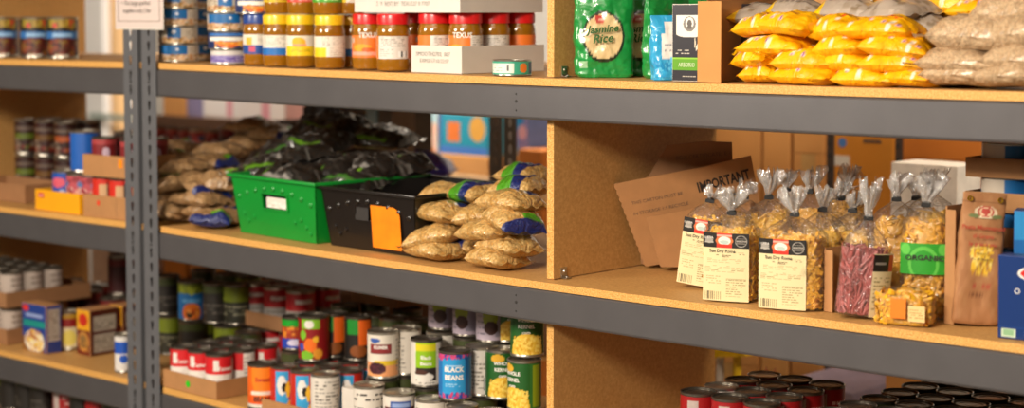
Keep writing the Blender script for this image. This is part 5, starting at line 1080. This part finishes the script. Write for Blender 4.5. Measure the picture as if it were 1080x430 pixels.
z2 = z+.111; o, a, b = lidbox(88, 137, .012, z2, .058, .15, 'upper cardboard tray with an orange sticker, on top of the red cans'); sticker(o, (.068, -.0755, .028), 0, 0, '#ff8f0c', 'orange_sticker', (.016, .022))
cv = canv('#7a1c20'); cv.ell(.5, .6, .05, .16, '#c9b0c0').rect(0, .85, 1, 1, '#a03a3c').lines(.3, .2, .7, .4, 2, '#a85a5c'); can_proto('redjar', .034, .100, cv, 'dark', 'food_can')
for i, (xx, Y) in enumerate([(a+.04, .055), (a+.04, .13), (b-.045, .055), (b-.045, .13)]): put('redjar', xx, Y, z2+.0036, .02, f'dark red can in the upper tray, {"left" if i < 2 else "right, beside the post"}, {ORD[i % 2]} one', 'can', 'dark red cans in the upper tray')
# ================================================================ BACKGROUND
def bgbox(name, pxl, pxr, pyt, pyb, Y, d, m, label, front=None, cat='box', group=None, tp=False, zbase=None):
    zt_ = ZA((pxl+pxr)/2, pyt, Y); zb_ = ZA((pxl+pxr)/2, pyb, Y) if zbase is None else zbase; xl_ = XA(pxl, Y, zt_); xr_ = XA(pxr, Y, zt_)
    o = carton((xl_+xr_)/2, Y+d/2, zb_, xr_-xl_, d, zt_-zb_, 0, label, front, None, m, name, cat, group)
    if tp: tape(o, xr_-xl_, d, zt_-zb_)
    return o
CT1 = mat('tan_carton_card', '#cf9352', .75, 0, .04, 6); CT2 = mat('orange_carton_card', '#c98226', .75, 0, .05, 6); CT3 = mat('deep_orange_carton_card', '#b86a1e', .75, 0, .05, 6)
LILAC = mat('lilac_cloth', '#8b7f92', .8); YEL2 = mat('yellow_plastic', '#e8c018', .4)
# big cartons stacked on a pallet rack behind the right half
pl_ = thing('pallet', 'wooden pallet on the floor under the stacked tan cartons', 'pallet', (0, 0, 0), 0)
yb0 = 1.75; xa_, xb_ = XA(735, yb0, .6), XA(1095, yb0, .6)
for k in range(5): MB().box(xa_, xb_, yb0+k*.17, yb0+.12+k*.17, .12, .14).build('deck_board', CT1, pl_)
for k in range(3): MB().box(xa_+k*(xb_-xa_-.1)/2, xa_+.1+k*(xb_-xa_-.1)/2, yb0, yb0+.8, 0, .12).build('bearer', CT1, pl_)
def stack(pxs, Y, d, tops, m, names, zb=.141):
    z = zb
    for i, (t, lb) in enumerate(zip(tops, names)):
        a, b = XA(pxs[0], Y, 1.0), XA(pxs[1], Y, 1.0); o = carton((a+b)/2, Y+d/2, z, b-a-.004, d, t-z-.002, 0, lb, None, None, m[i % len(m)], 'shipping_carton', 'box', 'shipping cartons stacked behind the shelves'); tape(o, b-a-.004, d, t-z-.002); z = t
Z1 = ZA(850, 161, 1.8)
stack((742, 802), 1.78, .5, (.42, .84, 1.32), [CT1], ['tan carton at the foot of the left background stack', 'tan carton in the middle of the left background stack', 'tan carton on top of the left background stack behind the IMPORTANT cardboard'])
stack((804, 833), 1.78, .5, (.40, .80, 1.30), [CT1, mat('light_tan_card', '#dba25e', .75)], ['narrow tan carton at the foot of the second background stack', 'narrow tan carton in the middle of the second background stack', 'narrow light tan carton on top of the second background stack'])
stack((836, 869), 1.78, .5, (.42, .80, Z1, 1.33), [CT1], ['tan carton at the foot of the third background stack', 'tan carton second in the third background stack', 'tan carton third in the background stack left of the blue dotted one', 'top tan carton in the background stack left of the blue dotted one'])
stack((879, 942), 1.78, .5, (.45, .86, 1.40), [CT2], ['orange brown carton at the foot of the stack under the blue dotted one', 'orange brown carton below the blue dotted one', 'orange brown carton with a blue dot and white tape behind the pasta bags'])
stack((951, 1035), 1.78, .5, (.45, .86, 1.10, 1.42), [CT3], ['deep orange carton at the foot of the right background stack', 'deep orange carton second in the right background stack', 'deep orange carton third in the right background stack', 'deep orange carton on top of the right background stack'])
b3 = bpy.data.objects.get('shipping_carton.012')
for o in bpy.data.objects:
    if o.parent is None and 'blue dot and white tape' in o.get('label', ''): b3 = o
hh = (XA(942, 1.78, 1)-XA(879, 1.78, 1))/2
sticker(b3, (-hh+.03, -.2515, ZA(884, 150, 1.78)-.86), 0, .014, '#4a78b8', 'blue_dot_sticker'); MB().box(-hh-.002, -hh+.055, -.2525, -.2505, 0, .03).build('white_tape', WHITE, b3, loc=(0, 0, ZA(880, 174, 1.78)-.86))
MB().box(0, .10, -.252, -.2508, 0, .003).box(0, .08, -.252, -.2508, -.03, -.02).box(.0, .06, -.252, -.2508, -.055, -.045).build('carton_print', GREYINK, b3, loc=(.0, 0, .33))
# the rack behind, its posts and beams
rk = thing('shelving_unit', 'dark steel rack standing behind the long shelf, its posts showing between the cartons', 'shelving unit', (0, 0, 0))
for pxa, pxb, Y, m in ((516, 530, 1.0, mat('mid_grey_post', '#77706a', .5)), (531, 545, 1.0, mat('mid_grey_post', '#77706a', .5)), (872, 877, 1.62, DARKSTEEL), (944, 949, 1.62, DARKSTEEL), (336, 344, 1.0, DARKSTEEL)):
    a, b = XA(pxa, Y, 1.1), XA(pxb, Y, 1.1); post(a, b, Y, 0, 1.9, m, rk)
for zl in (.50, .955, 1.34):
    a, b = XA(150, 1.0, 1.1)-.3, XA(545, 1.0, 1.1); MB().bbox(a, b, 1.0, 1.03, zl-.07, zl, .003).build('beam', DARKSTEEL, rk); MB().box(a, b, 1.0, 1.55, zl, zl+.016).build('shelf_board', BOARD, rk)
    MB().bbox(a, b, 1.52, 1.55, zl-.07, zl-.001, .003).build('beam', DARKSTEEL, rk)
zr_ = .972
# goods on that rack seen through the middle bay, left half
WP = Cv(80, 30, '#faf4f0'); WP.rect(.3, 0, .38, 1, '#eba8b4').rect(.72, 0, .82, 1, '#eba8b4').rect(0, 0, 1, .08, '#cfc4bc')
bgbox('shrink_wrapped_pack', 214, 300, 88, 125, 1.8, .3, WHITE, 'white wrapped pack with pink patches, far behind the brown bean bags', WP, 'pack')
bgbox('pink_box', 301, 322, 96, 129, 1.8, .2, mat('pink_beige_card', '#c99a92', .7), 'pink beige box at the right end of the white wrapped pack')
bgbox('orange_box', 172, 195, 88, 121, 1.8, .2, CT1, 'small orange box with white ends behind the beans, next to the post')
bgbox('lilac_box', 197, 212, 88, 122, 1.8, .2, mat('lilac_card', '#8d84a8', .7), 'small lilac box between the orange box and the white pack')
zc = ZA(250, 126, 1.8); a, b = XA(165, 1.8, 1.1), XA(330, 1.8, 1.1)
for o in bpy.data.objects:
    if o.parent is None and o.get('category') == 'pack' or o.name in ('pink_box', 'orange_box', 'lilac_box'): o.location.z = zc
carton((a+b)/2, 2.0, 0, b-a, .42, zc-.001, 0, 'large brown carton standing behind the racks under the white wrapped pack', None, None, mat('dark_brown_card', '#5a3c26', .8), 'shipping_carton', 'box')
aa, bb = XA(165, 1.08, 1.1), XA(280, 1.08, 1.1); tray((aa+bb)/2, 1.08, zr_+.001, bb-aa+.06, .10, .032, 0, CARDD, 'long brown tray on the rear rack under the blurred red cans', 'cardboard_tray', 'tray')
for i, (px, k) in enumerate([(172, 'redjar'), (185, 'redjar'), (198, 'redjar'), (211, 'pinkcan'), (226, 'redjar'), (243, 'maroon'), (258, 'chili0'), (272, 'chili3')]):
    X = XA(px, 1.08, 1.1)
    put(k, X, 1.08, zr_+.0345, 0, f'blurred red brown can on the rear rack behind the bean bags, {NTH[i]} from the post', 'can', 'blurred cans on the rear rack')
o = bag('white_bag', pillow_me(.09, .07, .05, Cv(10, 10, '#d8d2cc'), 3), FOILP, XA(190, .75, 1.1), .56, ZA(190, 155, .56), (R(60), 0, R(40)), 'small white and red bag lying on top of the bean pile at the back', 'bag')
for i, (a, b, t) in enumerate([(284, 318, 128), (319, 334, 112), (346, 384, 118)]):
    bgbox('shade_filler_bin', a, b, t, 150, 1.05, .3, mat('shade_dark_bin', '#2a2421', .5), f'dark bin added to fill the shaded rear rack, {NTH[i]} from the left', None, 'bin', 'dark bins added as shade on the rear rack', zbase=zr_)  # added dark boxes standing in for the shadowed background above the crates
bgbox('detergent_bottle', 386, 397, 100, 138, 1.04, .06, mat('pale_blue_plastic', '#9fc4d6', .4), 'pale blue and white pack standing on the rear rack between the added dark bins', None, 'pack')
bgbox('grey_box', 399, 413, 104, 152, 1.04, .1, mat('grey_card', '#6d655f', .6), 'narrow grey box on the rear rack left of the turquoise packs', zbase=zr_)
TQ = Cv(80, 50, '#2a93a8'); TQ.rect(.0, .78, 1, 1, '#c9d8cf').ell(.45, .93, .2, .08, '#e8c060').rect(.18, .25, .42, .62, '#e07a3c').rect(.0, .22, .05, .75, '#3a5fa8').ell(.78, .5, .16, .24, '#d8a04a').rect(0, 0, 1, .16, '#4a78c0').rect(.55, .78, 1, .95, '#e8d8c8')
bgbox('turquoise_pack', 463, 515, 108, 163, 2.21, .3, mat('turquoise_card', '#2a93a8', .5), 'turquoise pack with orange squares far behind the black crate', TQ, 'pack')
TQ2 = Cv(60, 50, '#e0c8b4'); TQ2.rect(0, .6, 1, .8, '#a9cfd4').rect(.1, .85, .9, 1, '#1f8f7a').spots(0, 0, 1, .6, ['#f0e4da', '#d88a5a', '#e8b8a0'], 30, .1, .1)
bgbox('snack_pack', 428, 461, 106, 163, 2.21, .3, WHITE, 'white and peach snack pack left of the turquoise pack', TQ2, 'pack')
o = bag('blue_bag', pillow_me(.26, .14, .09, Cv(10, 10, '#3a3aa8'), 6, lump=.008), FOILP, XA(436, 1.28, 1.0), 1.28, zr_+.002, (0, 0, R(35)), 'shiny blue bag lying on the rear rack above the black crate', 'bag')
bgbox('tan_box', 464, 515, 164, 235, 2.2, .35, CT1, 'tan cardboard box under the turquoise pack, far behind the crates', zbase=0)
bgbox('tan_box', 420, 462, 164, 235, 2.2, .35, CT1, 'tan cardboard box under the snack pack, far behind the crates', zbase=0)
bgbox('brown_box', 546, 572, 158, 235, 1.9, .3, CT3, 'brown cardboard box glimpsed between the grey post and the divider', zbase=0)
BP2 = Cv(30, 40, '#8f86b8'); BP2.rect(0, .5, .6, 1, '#2f8fd0').ell(.5, .45, .4, .2, '#e0a9b4')
bgbox('blue_pack', 545, 557, 118, 157, 1.95, .2, mat('blue_pack_card', '#5f78b8', .5), 'small blue and pink pack between the grey post and the divider', BP2, 'pack')
# behind the lower bay, left half: dark cartons added to stand in for the shade there
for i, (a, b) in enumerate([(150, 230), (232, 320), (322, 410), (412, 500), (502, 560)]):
    bgbox('shade_filler_carton', a, b, 292+i*9, 470, 1.05, .4, mat('shadowed_brown_card', '#6b4a30', .8, 0, .05, 10), f'dark carton added to fill the shade behind the lower cans, {NTH[i]} from the post', None, 'box', 'dark cartons added as shade on the rear rack', zbase=.517)
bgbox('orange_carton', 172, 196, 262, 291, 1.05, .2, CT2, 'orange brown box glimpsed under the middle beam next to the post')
bgbox('orange_carton', 199, 226, 268, 291, 1.05, .2, CT1, 'lighter tan box glimpsed under the middle beam right of the orange one')
# yellow step and lilac cover behind the lower right bay
o = thing('folding_step', 'yellow folding step with pale legs behind the divider at the lower right', 'step stool', (0, 0, 0))
Yf = 1.15; a, b = XA(738, Yf, .75), XA(786, Yf, .75); zA, zB = ZA(740, 395, Yf), ZA(740, 366, Yf); zC = ZA(786, 374, Yf)
MB().add([(a-.1, Yf, zA+.03), (a-.1, Yf, zB+.02), (b, Yf, zC+.012), (b, Yf, zC-.005), (a-.1, Yf+.25, zA+.03), (a-.1, Yf+.25, zB+.02), (b, Yf+.25, zC+.012), (b, Yf+.25, zC-.005)], [(0, 3, 2, 1), (4, 5, 6, 7), (0, 1, 5, 4), (1, 2, 6, 5), (2, 3, 7, 6), (3, 0, 4, 7)]).build('step_tread', YEL2, o)
for i, (px, y) in enumerate([(778, Yf+.02), (760, Yf+.02), (745, Yf+.2)]): xx = XA(px, y, .7); MB().tube([(xx, y, zC-.005), (xx-.01, y, .02)], .012, 10).build('leg', YEL2 if i == 0 else WHITE, o, True)
Yl = 1.35; a, b = XA(828, Yl, .6), XA(900, Yl, .6); zt_ = ZA(840, 404, Yl)
o = thing('covered_table', 'low table under a lilac cover behind the lower right cans', 'table', ((a+b)/2, Yl+.2, 0)); wv = (b-a)
MB().bbox(-wv/2-.02, wv/2, -.2, .2, zt_-.3, zt_, .01).build('lilac_cover', LILAC, o, True)
for sx in (-1, 1):
    for sy in (-1, 1): MB().box(sx*(wv/2-.04)-.015, sx*(wv/2-.04)+.015, sy*.16-.015, sy*.16+.015, 0, zt_-.3).build('leg', DARKSTEEL, o)
# potted herb by the step
o = thing('potted_plant', 'small reddish plant in a dark pot on the floor stand behind the red cans', 'plant', (XA(806, 1.0, .68), 1.0, ZA(806, 412, 1.0)-.1))
MB().lathe([(0, 0), (.04, 0), (.055, .09), (.05, .09), (.04, .08), (0, .08)], 24).build('pot', mat('dark_pot', '#3a2420', .6), o, True)
lf = MB(); rg = random.Random(3)
for k in range(60):
    a_ = rg.uniform(0, 2*PI); e_ = rg.uniform(.2, 1.3); L_ = rg.uniform(.05, .10); d = Vector((math.cos(a_)*math.sin(e_), math.sin(a_)*math.sin(e_), math.cos(e_))); s_ = d.cross(Vector((0, 0, 1))).normalized()*.010
    p0 = Vector((0, 0, .08)); p1 = p0+d*L_*.6; p2 = p0+d*L_+Vector((0, 0, -.01)); lf.add([p0, p1+s_, p2, p1-s_], [(0, 1, 2, 3)])
prop(lf.build('foliage', mat('reddish_leaf', '#9a5a3c', .6, 0, .35, 30), o), kind='stuff')
st = thing('plant_stand', 'dark stand under the small reddish plant', 'stand', (o.location.x, 1.0, 0)); MB().box(-.10, .10, -.10, .10, o.location.z-.02, o.location.z-.001).build('stand_top', DARKSTEEL, st)
for sx in (-1, 1):
    for sy in (-1, 1): MB().box(sx*.085-.01, sx*.085+.01, sy*.085-.01, sy*.085+.01, 0, o.location.z-.02).build('leg', DARKSTEEL, st)
# ---- far left: pale wall area with a pipe, a timber post and a rail
def strip(name, pxa, pxb, Y, d, z0, z1, m):
    a, b = XA(pxa, Y, 1.2), XA(pxb, Y, 1.2); return prop(MB().bbox(a, b, Y, Y+d, z0, z1, .01).build(name, m), kind='structure')
PW = mat('white_paint', '#e6e2dc', .6, 0, .02, 3)
strip('wall_pillar', 84, 109, 3.6, .3, 0, 3, PW)
strip('trim_1', 112.5, 122.5, 3.65, .1, 0, 3, mat('pale_timber', '#e2b67e', .6, 0, .06, 10))
strip('trim_2', 92, 150, 3.55, .03, ZA(110, 126, 3.55), ZA(110, 120, 3.55), mat('green_grey_rail', '#8a9a90', .5))
strip('wall_partition', 100, 185, 4.4, .1, 0, 3, mat('blue_grey_paint', '#a4c0da', .7, 0, .03, 3))
bgbox('brown_box', 96, 122, 262, 300, 1.6, .2, mat('peach_card', '#b89478', .7), 'pale peach box blurred behind the lower left shelf', None, zbase=0)
bgbox('grey_ledge_box', 60, 133, 200, 262, 2.2, .3, mat('pale_grey_card', '#b8b0a6', .7), 'pale grey box blurred far behind the left shelves', None, zbase=0)

bgbox('white_box', 940, 1010, 173, 250, 1.2, .12, mat('bright_white_card', '#f2ede6', .6), 'tall white box standing behind the pasta bags near the flat can trays', zbase=.90)
bgbox('shipping_carton', 936, 1014, 260, 400, 1.19, .14, CT1, 'tan carton standing underneath the tall white box', zbase=0).location.z = 0
for o in bpy.data.objects:
    if o.get('label') == 'tan carton standing underneath the tall white box':
        for c in o.children: c.scale.z = .898/max(v.co.z for v in c.data.vertices)
